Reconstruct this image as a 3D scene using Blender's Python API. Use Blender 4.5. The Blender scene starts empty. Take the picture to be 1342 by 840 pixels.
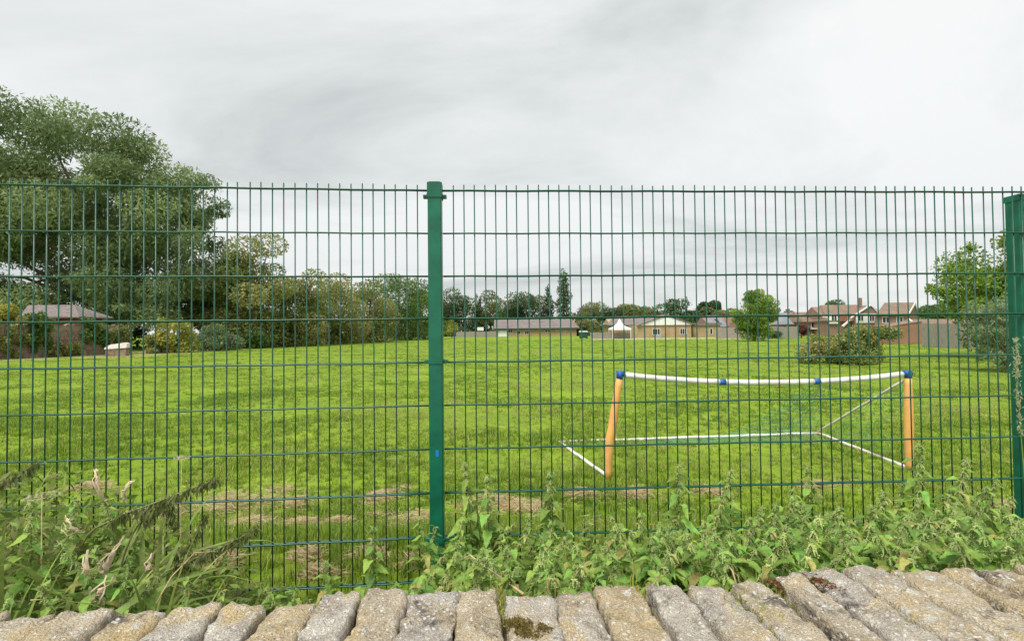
import bpy, math, random
import numpy as np
from mathutils import Vector, Matrix, noise as mnoise

R = math.radians
rng = np.random.default_rng(7)
random.seed(7)
S = bpy.context.scene
COL = S.collection

# ------------------------------------------------------------------ camera, world, sun, exposure
CAMZ = 1.71
F = 634.0                                  # focal length in pixels of the 1342 px wide photograph
cam_d = bpy.data.cameras.new('camera')
cam = bpy.data.objects.new('camera', cam_d); COL.objects.link(cam)
cam_d.sensor_width = 36.0
cam_d.lens = F / 1342 * 36.0
cam_d.clip_start = 0.05; cam_d.clip_end = 5000
CAMR = Matrix.Rotation(R(90 + 1.17), 3, 'X') @ Matrix.Rotation(R(-0.6), 3, 'Z')
cam.matrix_world = Matrix.Translation((0, 0, CAMZ)) @ CAMR.to_4x4()
S.camera = cam

SUN_EL, SUN_AZ = R(58), R(212)             # high, behind the camera and to its left, veiled by cloud
W = bpy.data.worlds.new('World'); S.world = W; W.use_nodes = True
nt = W.node_tree; nt.nodes.clear()
def N(nt, t, **k):
    n = nt.nodes.new(t)
    for a, b in k.items():
        if a.startswith('i_'): n.inputs[a[2:].replace('_', ' ')].default_value = b
        else: setattr(n, a, b)
    return n
L = nt.links.new
out = N(nt, 'ShaderNodeOutputWorld')
sky = N(nt, 'ShaderNodeTexSky', sky_type='NISHITA', sun_disc=False, sun_elevation=SUN_EL, sun_rotation=SUN_AZ)
bg1 = N(nt, 'ShaderNodeBackground'); bg1.inputs['Strength'].default_value = 0.1
L(sky.outputs[0], bg1.inputs['Color'])
tc = N(nt, 'ShaderNodeTexCoord')
sep = N(nt, 'ShaderNodeSeparateXYZ'); L(tc.outputs['Generated'], sep.inputs[0])
mx = N(nt, 'ShaderNodeMath', operation='MAXIMUM'); L(sep.outputs['Z'], mx.inputs[0]); mx.inputs[1].default_value = 0.0
ad = N(nt, 'ShaderNodeMath', operation='ADD'); L(mx.outputs[0], ad.inputs[0]); ad.inputs[1].default_value = 0.16
dx = N(nt, 'ShaderNodeMath', operation='DIVIDE'); L(sep.outputs['X'], dx.inputs[0]); L(ad.outputs[0], dx.inputs[1])
dy = N(nt, 'ShaderNodeMath', operation='DIVIDE'); L(sep.outputs['Y'], dy.inputs[0]); L(ad.outputs[0], dy.inputs[1])
cb = N(nt, 'ShaderNodeCombineXYZ'); L(dx.outputs[0], cb.inputs['X']); L(dy.outputs[0], cb.inputs['Y'])
mp = N(nt, 'ShaderNodeMapping'); L(cb.outputs[0], mp.inputs['Vector'])
mp.inputs['Scale'].default_value = (0.75, 1.0, 1.0); mp.inputs['Location'].default_value = (9.4, 0.4, 0)
mp.inputs['Rotation'].default_value = (0, 0, R(10))
n1 = N(nt, 'ShaderNodeTexNoise'); L(mp.outputs[0], n1.inputs['Vector'])
n1.inputs['Scale'].default_value = 0.8; n1.inputs['Detail'].default_value = 7; n1.inputs['Roughness'].default_value = 0.57
n1.inputs['Distortion'].default_value = 0.6
cr = N(nt, 'ShaderNodeValToRGB'); L(n1.outputs['Fac'], cr.inputs[0])
e = cr.color_ramp.elements
e[0].position = 0.27; e[0].color = (0.53, 0.565, 0.56, 1)
e[1].position = 0.575; e[1].color = (0.905, 0.918, 0.91, 1)
e2 = cr.color_ramp.elements.new(0.475); e2.color = (0.80, 0.825, 0.82, 1)
bg2 = N(nt, 'ShaderNodeBackground'); hz = N(nt, 'ShaderNodeMapRange', interpolation_type='SMOOTHSTEP'); L(sep.outputs['Z'], hz.inputs['Value'])      # overcast: a little dimmer towards the horizon
hz.inputs['From Min'].default_value = 0.0; hz.inputs['From Max'].default_value = 0.42; hz.inputs['To Min'].default_value = 0.90; hz.inputs['To Max'].default_value = 1.0
hm = N(nt, 'ShaderNodeVectorMath', operation='SCALE'); L(cr.outputs[0], hm.inputs[0]); L(hz.outputs[0], hm.inputs['Scale'])
L(hm.outputs[0], bg2.inputs['Color']); bg2.inputs['Strength'].default_value = 0.425
ms = N(nt, 'ShaderNodeMixShader'); ms.inputs[0].default_value = 0.97
L(bg1.outputs[0], ms.inputs[1]); L(bg2.outputs[0], ms.inputs[2]); L(ms.outputs[0], out.inputs['Surface'])

sl = bpy.data.lights.new('sun', 'SUN'); sl.energy = 1.5; sl.angle = R(25); sl.color = (1.0, 0.96, 0.90)
so = bpy.data.objects.new('sun', sl); COL.objects.link(so)
sdir = Vector((math.sin(SUN_AZ) * math.cos(SUN_EL), math.cos(SUN_AZ) * math.cos(SUN_EL), math.sin(SUN_EL)))
so.rotation_euler = sdir.to_track_quat('Z', 'Y').to_euler()

S.view_settings.view_transform = 'Standard'; S.view_settings.look = 'None'
S.view_settings.gamma = 1.0; S.view_settings.exposure = 1.3
S.cycles.max_bounces = 8; S.cycles.transparent_max_bounces = 8

# ------------------------------------------------------------------ pixel <-> place
def at(px, py, Y):
    d = CAMR @ Vector(((px - 671) / F, -(py - 420) / F, -1.0))
    d *= Y / d.y
    return Vector((d.x, d.y, CAMZ + d.z))
def gnd(px, py, z=0.0):
    d = CAMR @ Vector(((px - 671) / F, -(py - 420) / F, -1.0))
    d *= (z - CAMZ) / d.z
    return Vector((d.x, d.y, z))

# ------------------------------------------------------------------ helpers
class MB:
    """collects polygons for ONE mesh"""
    def __init__(s): s.v = []; s.f = []
    def add(s, vs, fs):
        o = len(s.v); s.v += [tuple(v) for v in vs]; s.f += [tuple(i + o for i in f) for f in fs]; return s
    def box(s, a, b):
        (x0, y0, z0), (x1, y1, z1) = a, b
        return s.add([(x0,y0,z0),(x1,y0,z0),(x1,y1,z0),(x0,y1,z0),(x0,y0,z1),(x1,y0,z1),(x1,y1,z1),(x0,y1,z1)],
              [(0,3,2,1),(4,5,6,7),(0,1,5,4),(1,2,6,5),(2,3,7,6),(3,0,4,7)])
    def tube(s, pts, rad, n=6, cap=True):
        pts = [Vector(p) for p in pts]
        if not hasattr(rad, '__len__'): rad = [rad] * len(pts)
        vs = []; up = Vector((0, 0, 1))
        for i, p in enumerate(pts):
            d = (pts[min(i + 1, len(pts) - 1)] - pts[max(i - 1, 0)]).normalized()
            a = d.cross(Vector((0.13, 0.99, 0.05)) if abs(d.z) > .9 else up).normalized(); b = d.cross(a)
            for k in range(n):
                t = 2 * math.pi * k / n
                vs.append(p + (a * math.cos(t) + b * math.sin(t)) * rad[i])
        fs = []
        for i in range(len(pts) - 1):
            for k in range(n):
                fs.append((i*n+k, i*n+(k+1) % n, (i+1)*n+(k+1) % n, (i+1)*n+k))
        if cap: fs += [tuple(range(n))[::-1], tuple((len(pts)-1)*n + k for k in range(n))]
        return s.add(vs, fs)
    def poly(s, vs): return s.add(vs, [tuple(range(len(vs)))])
    def extr(s, prof, d):
        """closed profile (list of points) pushed along vector d"""
        n = len(prof); d = Vector(d)
        vs = [Vector(p) for p in prof] + [Vector(p) + d for p in prof]
        return s.add(vs, [tuple(range(n))[::-1], tuple(range(n, 2*n))] + [(k, (k+1) % n, n+(k+1) % n, n+k) for k in range(n)])
    def mesh(s, name, mat, smooth=False):
        m = bpy.data.meshes.new(name); m.from_pydata(s.v, [], s.f)
        if mat: m.materials.append(mat)
        if smooth: m.polygons.foreach_set('use_smooth', [True] * len(m.polygons))
        m.validate(); return m
    def obj(s, name, mat, parent=None, smooth=False, loc=None):
        return link(name, s.mesh(name, mat, smooth), parent, loc)
def link(name, data, parent=None, loc=None):
    o = bpy.data.objects.new(name, data); COL.objects.link(o)
    if parent: o.parent = parent
    if loc is not None: o.location = loc
    return o
def tag(o, label=None, cat=None, group=None, kind=None):
    for k, v in (('label', label), ('category', cat), ('group', group), ('kind', kind)):
        if v: o[k] = v
    return o
def thing(name, label, cat, loc=(0, 0, 0), rz=0, group=None):
    o = bpy.data.objects.new(name, None); COL.objects.link(o)
    o.empty_display_size = 0.1; o.location = loc; o.rotation_euler = (0, 0, rz)
    return tag(o, label, cat, group)
def npmesh(name, verts, quads, mat, cols=None, smooth=False):
    verts = np.asarray(verts, np.float32); quads = np.asarray(quads, np.int32)
    m = bpy.data.meshes.new(name)
    nv, nf, k = len(verts), len(quads), quads.shape[1]
    m.vertices.add(nv); m.vertices.foreach_set('co', verts.ravel())
    m.loops.add(nf * k); m.loops.foreach_set('vertex_index', quads.ravel())
    m.polygons.add(nf); m.polygons.foreach_set('loop_start', np.arange(0, nf * k, k, dtype=np.int32))
    if cols is not None:
        a = m.attributes.new('col', 'FLOAT_COLOR', 'POINT')
        c = np.ones((nv, 4), np.float32); c[:, :3] = cols; a.data.foreach_set('color', c.ravel())
    m.materials.append(mat)
    if smooth: m.polygons.foreach_set('use_smooth', np.ones(nf, bool))
    m.update(calc_edges=True); return m

# ------------------------------------------------------------------ materials
def new_mat(name):
    m = bpy.data.materials.new(name); m.use_nodes = True
    t = m.node_tree; t.nodes.clear()
    o = N(t, 'ShaderNodeOutputMaterial'); b = N(t, 'ShaderNodeBsdfPrincipled'); t.links.new(b.outputs[0], o.inputs[0])
    return m, t, b, o
def mat(name, c, rough=0.7, var=0.25, scale=8.0, bump=0.0, spec=0.4, metal=0.0, c2=None, coord='Object', stretch=None):
    m, t, b, o = new_mat(name); l = t.links.new
    co = N(t, 'ShaderNodeTexCoord'); src = co.outputs[coord]
    if stretch:
        mm = N(t, 'ShaderNodeMapping'); mm.inputs['Scale'].default_value = stretch; l(src, mm.inputs[0]); src = mm.outputs[0]
    n = N(t, 'ShaderNodeTexNoise'); n.inputs['Scale'].default_value = scale; n.inputs['Detail'].default_value = 6; l(src, n.inputs['Vector'])
    r = N(t, 'ShaderNodeValToRGB'); l(n.outputs['Fac'], r.inputs[0])
    lo = c2 if c2 else tuple(x * (1 - var) for x in c); hi = c if c2 else tuple(min(1, x * (1 + var)) for x in c)
    r.color_ramp.elements[0].position = .35; r.color_ramp.elements[1].position = .65
    r.color_ramp.elements[0].color = (*lo, 1); r.color_ramp.elements[1].color = (*hi, 1)
    l(r.outputs[0], b.inputs['Base Color'])
    b.inputs['Roughness'].default_value = rough; b.inputs['Specular IOR Level'].default_value = spec; b.inputs['Metallic'].default_value = metal
    if bump:
        bp = N(t, 'ShaderNodeBump'); bp.inputs['Strength'].default_value = bump; bp.inputs['Distance'].default_value = 0.02
        l(n.outputs['Fac'], bp.inputs['Height']); l(bp.outputs[0], b.inputs['Normal'])
    return m
def leaf_mat(name, attr=True, c=(.1, .2, .04), rough=.55, trans=.35, objvar=0.0, spec=.3):
    """leaf: colour from the leaf's own 'col' attribute, or one colour varied per object"""
    m, t, b, o = new_mat(name); l = t.links.new
    if attr:
        a = N(t, 'ShaderNodeAttribute', attribute_name='col'); src = a.outputs['Color']
    else:
        oi = N(t, 'ShaderNodeObjectInfo'); h = N(t, 'ShaderNodeHueSaturation'); h.inputs['Color'].default_value = (*c, 1)
        mr = N(t, 'ShaderNodeMapRange'); mr.inputs['To Min'].default_value = 1 - objvar; mr.inputs['To Max'].default_value = 1 + objvar
        l(oi.outputs['Random'], mr.inputs['Value']); l(mr.outputs[0], h.inputs['Value'])
        mr2 = N(t, 'ShaderNodeMapRange'); mr2.inputs['To Min'].default_value = .5 - objvar * .09; mr2.inputs['To Max'].default_value = .5 + objvar * .02
        mm = N(t, 'ShaderNodeMath', operation='FRACT'); m7 = N(t, 'ShaderNodeMath', operation='MULTIPLY'); m7.inputs[1].default_value = 7.31
        l(oi.outputs['Random'], m7.inputs[0]); l(m7.outputs[0], mm.inputs[0]); l(mm.outputs[0], mr2.inputs['Value']); l(mr2.outputs[0], h.inputs['Hue'])
        nn = N(t, 'ShaderNodeTexNoise'); nn.inputs['Scale'].default_value = 60; co = N(t, 'ShaderNodeTexCoord'); l(co.outputs['Object'], nn.inputs['Vector'])
        mxx = N(t, 'ShaderNodeMix', data_type='RGBA', blend_type='OVERLAY'); mxx.inputs['Factor'].default_value = .5
        l(h.outputs[0], mxx.inputs[6]); l(nn.outputs['Fac'], mxx.inputs[7]); src = mxx.outputs[2]
    l(src, b.inputs['Base Color']); b.inputs['Roughness'].default_value = rough; b.inputs['Specular IOR Level'].default_value = spec
    tr = N(t, 'ShaderNodeBsdfTranslucent'); l(src, tr.inputs['Color'])
    mixs = N(t, 'ShaderNodeMixShader'); mixs.inputs[0].default_value = trans
    l(b.outputs[0], mixs.inputs[1]); l(tr.outputs[0], mixs.inputs[2]); l(mixs.outputs[0], o.inputs[0])
    return m
def brick_mat(name, c1, c2, mortar, scale=1.0):
    m, t, b, o = new_mat(name); l = t.links.new
    co = N(t, 'ShaderNodeTexCoord'); sp = N(t, 'ShaderNodeSeparateXYZ'); l(co.outputs['Object'], sp.inputs[0])
    su = N(t, 'ShaderNodeMath', operation='ADD'); l(sp.outputs['X'], su.inputs[0]); l(sp.outputs['Y'], su.inputs[1])
    cx = N(t, 'ShaderNodeCombineXYZ'); l(su.outputs[0], cx.inputs['X']); l(sp.outputs['Z'], cx.inputs['Y'])
    br = N(t, 'ShaderNodeTexBrick'); l(cx.outputs[0], br.inputs['Vector'])
    br.inputs['Color1'].default_value = (*c1, 1); br.inputs['Color2'].default_value = (*c2, 1); br.inputs['Mortar'].default_value = (*mortar, 1)
    br.inputs['Scale'].default_value = 1 / scale; br.inputs['Brick Width'].default_value = .225; br.inputs['Row Height'].default_value = .075
    br.inputs['Mortar Size'].default_value = .008
    n = N(t, 'ShaderNodeTexNoise'); n.inputs['Scale'].default_value = 1.1; n.inputs['Detail'].default_value = 6; l(co.outputs['Object'], n.inputs['Vector'])
    mr = N(t, 'ShaderNodeMapRange'); mr.inputs['To Min'].default_value = .65; mr.inputs['To Max'].default_value = 1.3; l(n.outputs['Fac'], mr.inputs['Value'])
    h = N(t, 'ShaderNodeHueSaturation'); l(br.outputs['Color'], h.inputs['Color']); l(mr.outputs[0], h.inputs['Value']); l(h.outputs[0], b.inputs['Base Color'])
    b.inputs['Roughness'].default_value = .9
    return m
def tile_mat(name, c):
    m, t, b, o = new_mat(name); l = t.links.new
    co = N(t, 'ShaderNodeTexCoord'); sp = N(t, 'ShaderNodeSeparateXYZ'); l(co.outputs['Object'], sp.inputs[0])
    yz = N(t, 'ShaderNodeMath', operation='ADD'); l(sp.outputs['Y'], yz.inputs[0]); l(sp.outputs['Z'], yz.inputs[1])
    cx = N(t, 'ShaderNodeCombineXYZ'); l(sp.outputs['X'], cx.inputs['X']); l(yz.outputs[0], cx.inputs['Y'])
    br = N(t, 'ShaderNodeTexBrick'); l(cx.outputs[0], br.inputs['Vector']); br.inputs['Scale'].default_value = 1
    br.inputs['Brick Width'].default_value = .33; br.inputs['Row Height'].default_value = .34; br.inputs['Mortar Size'].default_value = .012
    br.inputs['Color1'].default_value = (*c, 1); br.inputs['Color2'].default_value = (*(x * .75 for x in c), 1); br.inputs['Mortar'].default_value = (*(x * .35 for x in c), 1)
    n = N(t, 'ShaderNodeTexNoise'); n.inputs['Scale'].default_value = .6; n.inputs['Detail'].default_value = 5; l(co.outputs['Object'], n.inputs['Vector'])
    mr = N(t, 'ShaderNodeMapRange'); mr.inputs['To Min'].default_value = .7; mr.inputs['To Max'].default_value = 1.3; l(n.outputs['Fac'], mr.inputs['Value'])
    h = N(t, 'ShaderNodeHueSaturation'); l(br.outputs['Color'], h.inputs['Color']); l(mr.outputs[0], h.inputs['Value']); l(h.outputs[0], b.inputs['Base Color'])
    b.inputs['Roughness'].default_value = .85
    return m

M = {}
M['green'] = mat('green_powder_coat', (.004, .128, .070), rough=.38, var=.18, scale=14, spec=.5)
M['wire'] = mat('green_wire_coat', (.004, .080, .046), rough=.35, var=.2, scale=20, spec=.5)
M['steel'] = mat('galvanised_bolt', (.45, .46, .45), rough=.4, metal=.8)
M['sticker'] = mat('blue_sticker', (.02, .22, .62), rough=.4)
M['white'] = mat('white_plastic', (.84, .83, .82), rough=.45, c2=(.66, .63, .58), scale=7)
M['worn'] = mat('worn_white_plastic', (.80, .77, .73), rough=.6, c2=(.66, .57, .48), scale=9)
M['orange'] = mat('orange_plastic', (.86, .45, .13), rough=.5, c2=(.70, .36, .12), scale=7)
M['blue'] = mat('blue_plastic', (.015, .10, .36), rough=.4)
M['net'] = mat('teal_cord', (.05, .32, .25), rough=.8)
M['bark'] = mat('bark', (.12, .10, .075), rough=.95, scale=5, bump=.5, stretch=(1, 1, .2))
M['buff'] = brick_mat('buff_brick', (.46, .30, .14), (.40, .25, .11), (.42, .36, .28))
M['red'] = brick_mat('red_brick', (.28, .15, .11), (.24, .12, .085), (.30, .25, .21))
M['redder'] = brick_mat('bright_red_brick', (.33, .14, .085), (.29, .115, .07), (.30, .24, .2))
M['oldwall'] = mat('old_stone_wall', (.34, .24, .18), c2=(.17, .125, .09), rough=.95, scale=3, bump=.6)
M['tilegrey'] = tile_mat('grey_brown_tiles', (.235, .205, .19))
M['tilebrown'] = tile_mat('brown_tiles', (.27, .185, .135))
M['tileblue'] = tile_mat('blue_grey_tiles', (.27, .28, .31))
M['felt'] = mat('roofing_felt', (.20, .17, .16), rough=.95, scale=4)
M['render'] = mat('white_boarding', (.78, .78, .77), rough=.6, var=.05, scale=3)
M['fascia'] = mat('dark_fascia', (.05, .045, .045), rough=.6)
M['upvc'] = mat('white_window_frame', (.8, .8, .8), rough=.35, var=.04)
M['wood'] = mat('weathered_timber', (.36, .32, .275), c2=(.22, .195, .17), rough=.9, scale=6, stretch=(6, 6, .5))
M['woodred'] = mat('red_brown_timber', (.26, .11, .07), rough=.85)
M['binlid'] = mat('pale_lid', (.62, .68, .66), rough=.5)
M['bingreen'] = mat('dark_green_steel', (.015, .075, .055), rough=.5)
M['canvas'] = mat('white_canvas', (.85, .85, .84), rough=.7, var=.03)
M['grey'] = mat('grey_paint', (.33, .37, .42), rough=.6)
M['pathm'] = mat('pale_dry_path', (.50, .44, .30), c2=(.34, .36, .14), rough=.95, scale=.8)
M['dirt'] = mat('bare_earth', (.30, .24, .14), c2=(.24, .29, .06), rough=.95, scale=.9)
M['soil'] = mat('dark_soil', (.09, .07, .05), rough=1, scale=12, bump=.5)
m, t, b, o = new_mat('window_glass'); b.inputs['Base Color'].default_value = (.02, .025, .03, 1); b.inputs['Roughness'].default_value = .12; M['glass'] = m
M['leaf'] = leaf_mat('tree_leaves', trans=.45)
M['nettle'] = leaf_mat('nettle_leaf', attr=False, c=(.225, .41, .082), objvar=.42, rough=.5, trans=.4)
M['blade'] = leaf_mat('grass_blade_leaf', attr=False, c=(.27, .38, .09), objvar=.3, rough=.45, trans=.35)
M['dead'] = leaf_mat('dead_leaf', attr=False, c=(.66, .54, .37), objvar=.15, rough=.8, trans=.2)
M['stem'] = mat('nettle_stem', (.26, .20, .11), c2=(.22, .30, .10), rough=.7, scale=12)
M['tassel'] = leaf_mat('nettle_tassel', attr=False, c=(.42, .53, .19), objvar=.25, rough=.8, trans=.25)
M['straw'] = mat('straw', (.55, .42, .24), rough=.85, var=.25, scale=20)

# weathered limestone with lichen, per-stone variation
def stone_mat():
    m, t, b, o = new_mat('weathered_limestone'); l = t.links.new
    co = N(t, 'ShaderNodeTexCoord'); oi = N(t, 'ShaderNodeObjectInfo')
    off = N(t, 'ShaderNodeVectorMath', operation='ADD'); l(co.outputs['Object'], off.inputs[0])
    sc = N(t, 'ShaderNodeMath', operation='MULTIPLY'); sc.inputs[1].default_value = 37.0; l(oi.outputs['Random'], sc.inputs[0]); l(sc.outputs[0], off.inputs[1])
    P = off.outputs[0]
    def noise(s, d=6, r=.6, dist=0.0):
        n = N(t, 'ShaderNodeTexNoise'); l(P, n.inputs['Vector']); n.inputs['Scale'].default_value = s; n.inputs['Detail'].default_value = d
        n.inputs['Roughness'].default_value = r; n.inputs['Distortion'].default_value = dist; return n.outputs['Fac']
    def ramp(src, p0, p1, c0=(0, 0, 0), c1=(1, 1, 1)):
        r = N(t, 'ShaderNodeValToRGB'); l(src, r.inputs[0]); r.color_ramp.elements[0].position = p0; r.color_ramp.elements[1].position = p1
        r.color_ramp.elements[0].color = (*c0, 1); r.color_ramp.elements[1].color = (*c1, 1); return r.outputs[0]
    def mix(fac, a, c):
        x = N(t, 'ShaderNodeMix', data_type='RGBA'); l(fac, x.inputs[0])
        for i, s in ((6, a), (7, c)):
            if isinstance(s, tuple): x.inputs[i].default_value = (*s, 1)
            else: l(s, x.inputs[i])
        return x.outputs[2]
    base = ramp(noise(14, 8, .65), .3, .7, (.46, .355, .20), (.84, .72, .50))
    pale = mix(ramp(oi.outputs['Random'], .15, .8), base, ramp(noise(18, 8, .65), .3, .7, (.42, .37, .31), (.82, .77, .67)))
    ochre = mix(ramp(noise(7, 4, .6, .6), .50, .72), pale, (.70, .54, .27))
    dark = mix(ramp(noise(8, 10, .78, .5), .53, .63), ochre, ramp(noise(70, 4), .35, .65, (.09, .08, .07), (.27, .24, .215)))
    vor = N(t, 'ShaderNodeTexVoronoi'); l(P, vor.inputs['Vector']); vor.inputs['Scale'].default_value = 75; vor.inputs['Randomness'].default_value = 1
    sp1 = N(t, 'ShaderNodeMath', operation='MULTIPLY'); l(ramp(vor.outputs['Distance'], .22, .34, (1, 1, 1), (0, 0, 0)), sp1.inputs[0]); l(ramp(noise(16, 5, .6), .44, .52), sp1.inputs[1])
    vor2 = N(t, 'ShaderNodeTexVoronoi'); l(P, vor2.inputs['Vector']); vor2.inputs['Scale'].default_value = 21
    wob = N(t, 'ShaderNodeMath', operation='ADD'); l(vor2.outputs['Distance'], wob.inputs[0]); 
    wn_ = N(t, 'ShaderNodeMath', operation='MULTIPLY'); l(noise(60, 6, .7), wn_.inputs[0]); wn_.inputs[1].default_value = .45; l(wn_.outputs[0], wob.inputs[1])
    sp2 = N(t, 'ShaderNodeMath', operation='MULTIPLY'); l(ramp(wob.outputs[0], .42, .50, (1, 1, 1), (0, 0, 0)), sp2.inputs[0]); l(ramp(noise(9, 4, .6), .47, .55, (0, 0, 0), (.85, .85, .85)), sp2.inputs[1])
    blot = mix(sp2.outputs[0], dark, (.76, .74, .67))
    lich = mix(sp1.outputs[0], blot, (.86, .84, .78))
    fine = ramp(noise(210, 3, .6), .30, .60)
    x = N(t, 'ShaderNodeMix', data_type='RGBA', blend_type='MULTIPLY'); x.inputs[0].default_value = .62; l(lich, x.inputs[6]); vp = N(t, 'ShaderNodeTexVoronoi'); l(P, vp.inputs['Vector']); vp.inputs['Scale'].default_value = 105
    pm_ = N(t, 'ShaderNodeMath', operation='MULTIPLY'); l(ramp(vp.outputs['Distance'], .16, .30, (1, 1, 1), (0, 0, 0)), pm_.inputs[0]); l(ramp(noise(22, 6, .7), .47, .56), pm_.inputs[1])
    gm_ = mix(pm_.outputs[0], ramp(noise(250, 3, .7), .36, .60, (.50, .47, .43), (1.0, 1.0, 1.0)), (.16, .145, .13)); l(gm_, x.inputs[7])
    l(x.outputs[2], b.inputs['Base Color'])
    b.inputs['Roughness'].default_value = .95; b.inputs['Specular IOR Level'].default_value = .2
    a1 = N(t, 'ShaderNodeMath', operation='ADD'); l(noise(45, 9, .72), a1.inputs[0]); l(fine, a1.inputs[1])
    bp = N(t, 'ShaderNodeBump'); bp.inputs['Strength'].default_value = .9; bp.inputs['Distance'].default_value = .006
    l(a1.outputs[0], bp.inputs['Height']); l(bp.outputs[0], b.inputs['Normal'])
    return m
M['stone'] = stone_mat()

# field: several greens, worn yellowish and earthy spots
def field_mat():
    m, t, b, o = new_mat('field_turf'); l = t.links.new
    co = N(t, 'ShaderNodeTexCoord')
    def noise(s, d=6, r=.6):
        n = N(t, 'ShaderNodeTexNoise'); l(co.outputs['Object'], n.inputs['Vector']); n.inputs['Scale'].default_value = s; n.inputs['Detail'].default_value = d; n.inputs['Roughness'].default_value = r
        return n.outputs['Fac']
    def ramp(src, p0, p1, c0, c1):
        r = N(t, 'ShaderNodeValToRGB'); l(src, r.inputs[0]); r.color_ramp.elements[0].position = p0; r.color_ramp.elements[1].position = p1
        r.color_ramp.elements[0].color = (*c0, 1); r.color_ramp.elements[1].color = (*c1, 1); return r.outputs[0]
    g = ramp(noise(.45, 10, .72), .36, .64, (.15, .247, .017), (.248, .347, .028))
    x = N(t, 'ShaderNodeMix', data_type='RGBA'); l(ramp(noise(1.7, 8, .7), .60, .72, (0, 0, 0), (.7, .7, .7)), x.inputs[0]); l(g, x.inputs[6]); x.inputs[7].default_value = (.34, .30, .13, 1)
    y = N(t, 'ShaderNodeMix', data_type='RGBA', blend_type='MULTIPLY'); y.inputs[0].default_value = .5; l(x.outputs[2], y.inputs[6]); l(ramp(noise(9, 6, .7), .3, .6, (.55, .6, .4), (1, 1, 1)), y.inputs[7])
    l(y.outputs[2], b.inputs['Base Color']); b.inputs['Roughness'].default_value = .9; b.inputs['Specular IOR Level'].default_value = .15
    bp = N(t, 'ShaderNodeBump'); bp.inputs['Strength'].default_value = .6; bp.inputs['Distance'].default_value = .05; l(noise(6, 8, .7), bp.inputs['Height']); l(bp.outputs[0], b.inputs['Normal'])
    return m
M['field'] = field_mat()

# ------------------------------------------------------------------ ground: street side, raised verge, bank, field to the horizon
def gz(x, y):
    def sm(a, b, v): v = np.clip((v - a) / (b - a), 0, 1); return v * v * (3 - 2 * v)
    x = np.asarray(x, float); y = np.asarray(y, float)
    h = 0.5 * (1 - sm(2.55, 4.6, y)) * sm(.55, .75, y) + .15 * (1 - sm(.55, .75, y))
    h = h + .025 * np.sin(x * 1.3 + y * .9) * np.sin(y * 1.1 - x * .4) * (y > 1.5) * (y < 40)
    return h
ys = np.concatenate([np.arange(-4, 0.4, .8), np.arange(.4, 6, .12), np.arange(6, 16, .5), np.arange(16, 60, 3), np.arange(60, 200, 12), [260, 400, 700, 1200, 2500]])
xs = np.concatenate([[-2500, -900, -400, -200], np.arange(-120, -20, 10), np.arange(-20, -8, 1.5), np.arange(-8, 8, .25), np.arange(8, 20, 1.5), np.arange(20, 121, 10), [200, 400, 900, 2500]])
GX, GY = np.meshgrid(xs, ys); GZ = gz(GX, GY)
nx, ny = len(xs), len(ys)
q = (np.arange(ny - 1)[:, None] * nx + np.arange(nx - 1)[None, :]).ravel()
gm = npmesh('field', np.stack([GX, GY, GZ], -1).reshape(-1, 3), np.stack([q, q + 1, q + nx + 1, q + nx], -1), M['field'], smooth=True)
tag(link('field', gm), 'mown green playing field rising to a rough verge by the fence', kind='structure')
def strip(name, pts, m, label, z=.012):
    mb = MB(); mb.poly([(p.x, p.y, z) for p in pts]); return tag(mb.obj(name, m), label, kind='structure')
strip('path', [gnd(775, 445.6), gnd(972, 444.6), gnd(968, 442.2), gnd(775, 443.6)], M['pathm'], 'pale dry path in front of the school hall')
strip('earth_strip', [gnd(-60, 484), gnd(40, 478), gnd(180, 468), gnd(320, 458), gnd(430, 449), gnd(380, 448), gnd(250, 456), gnd(150, 463), gnd(-60, 472)], M['dirt'], 'bare earth strip along the foot of the hedge')

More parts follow.
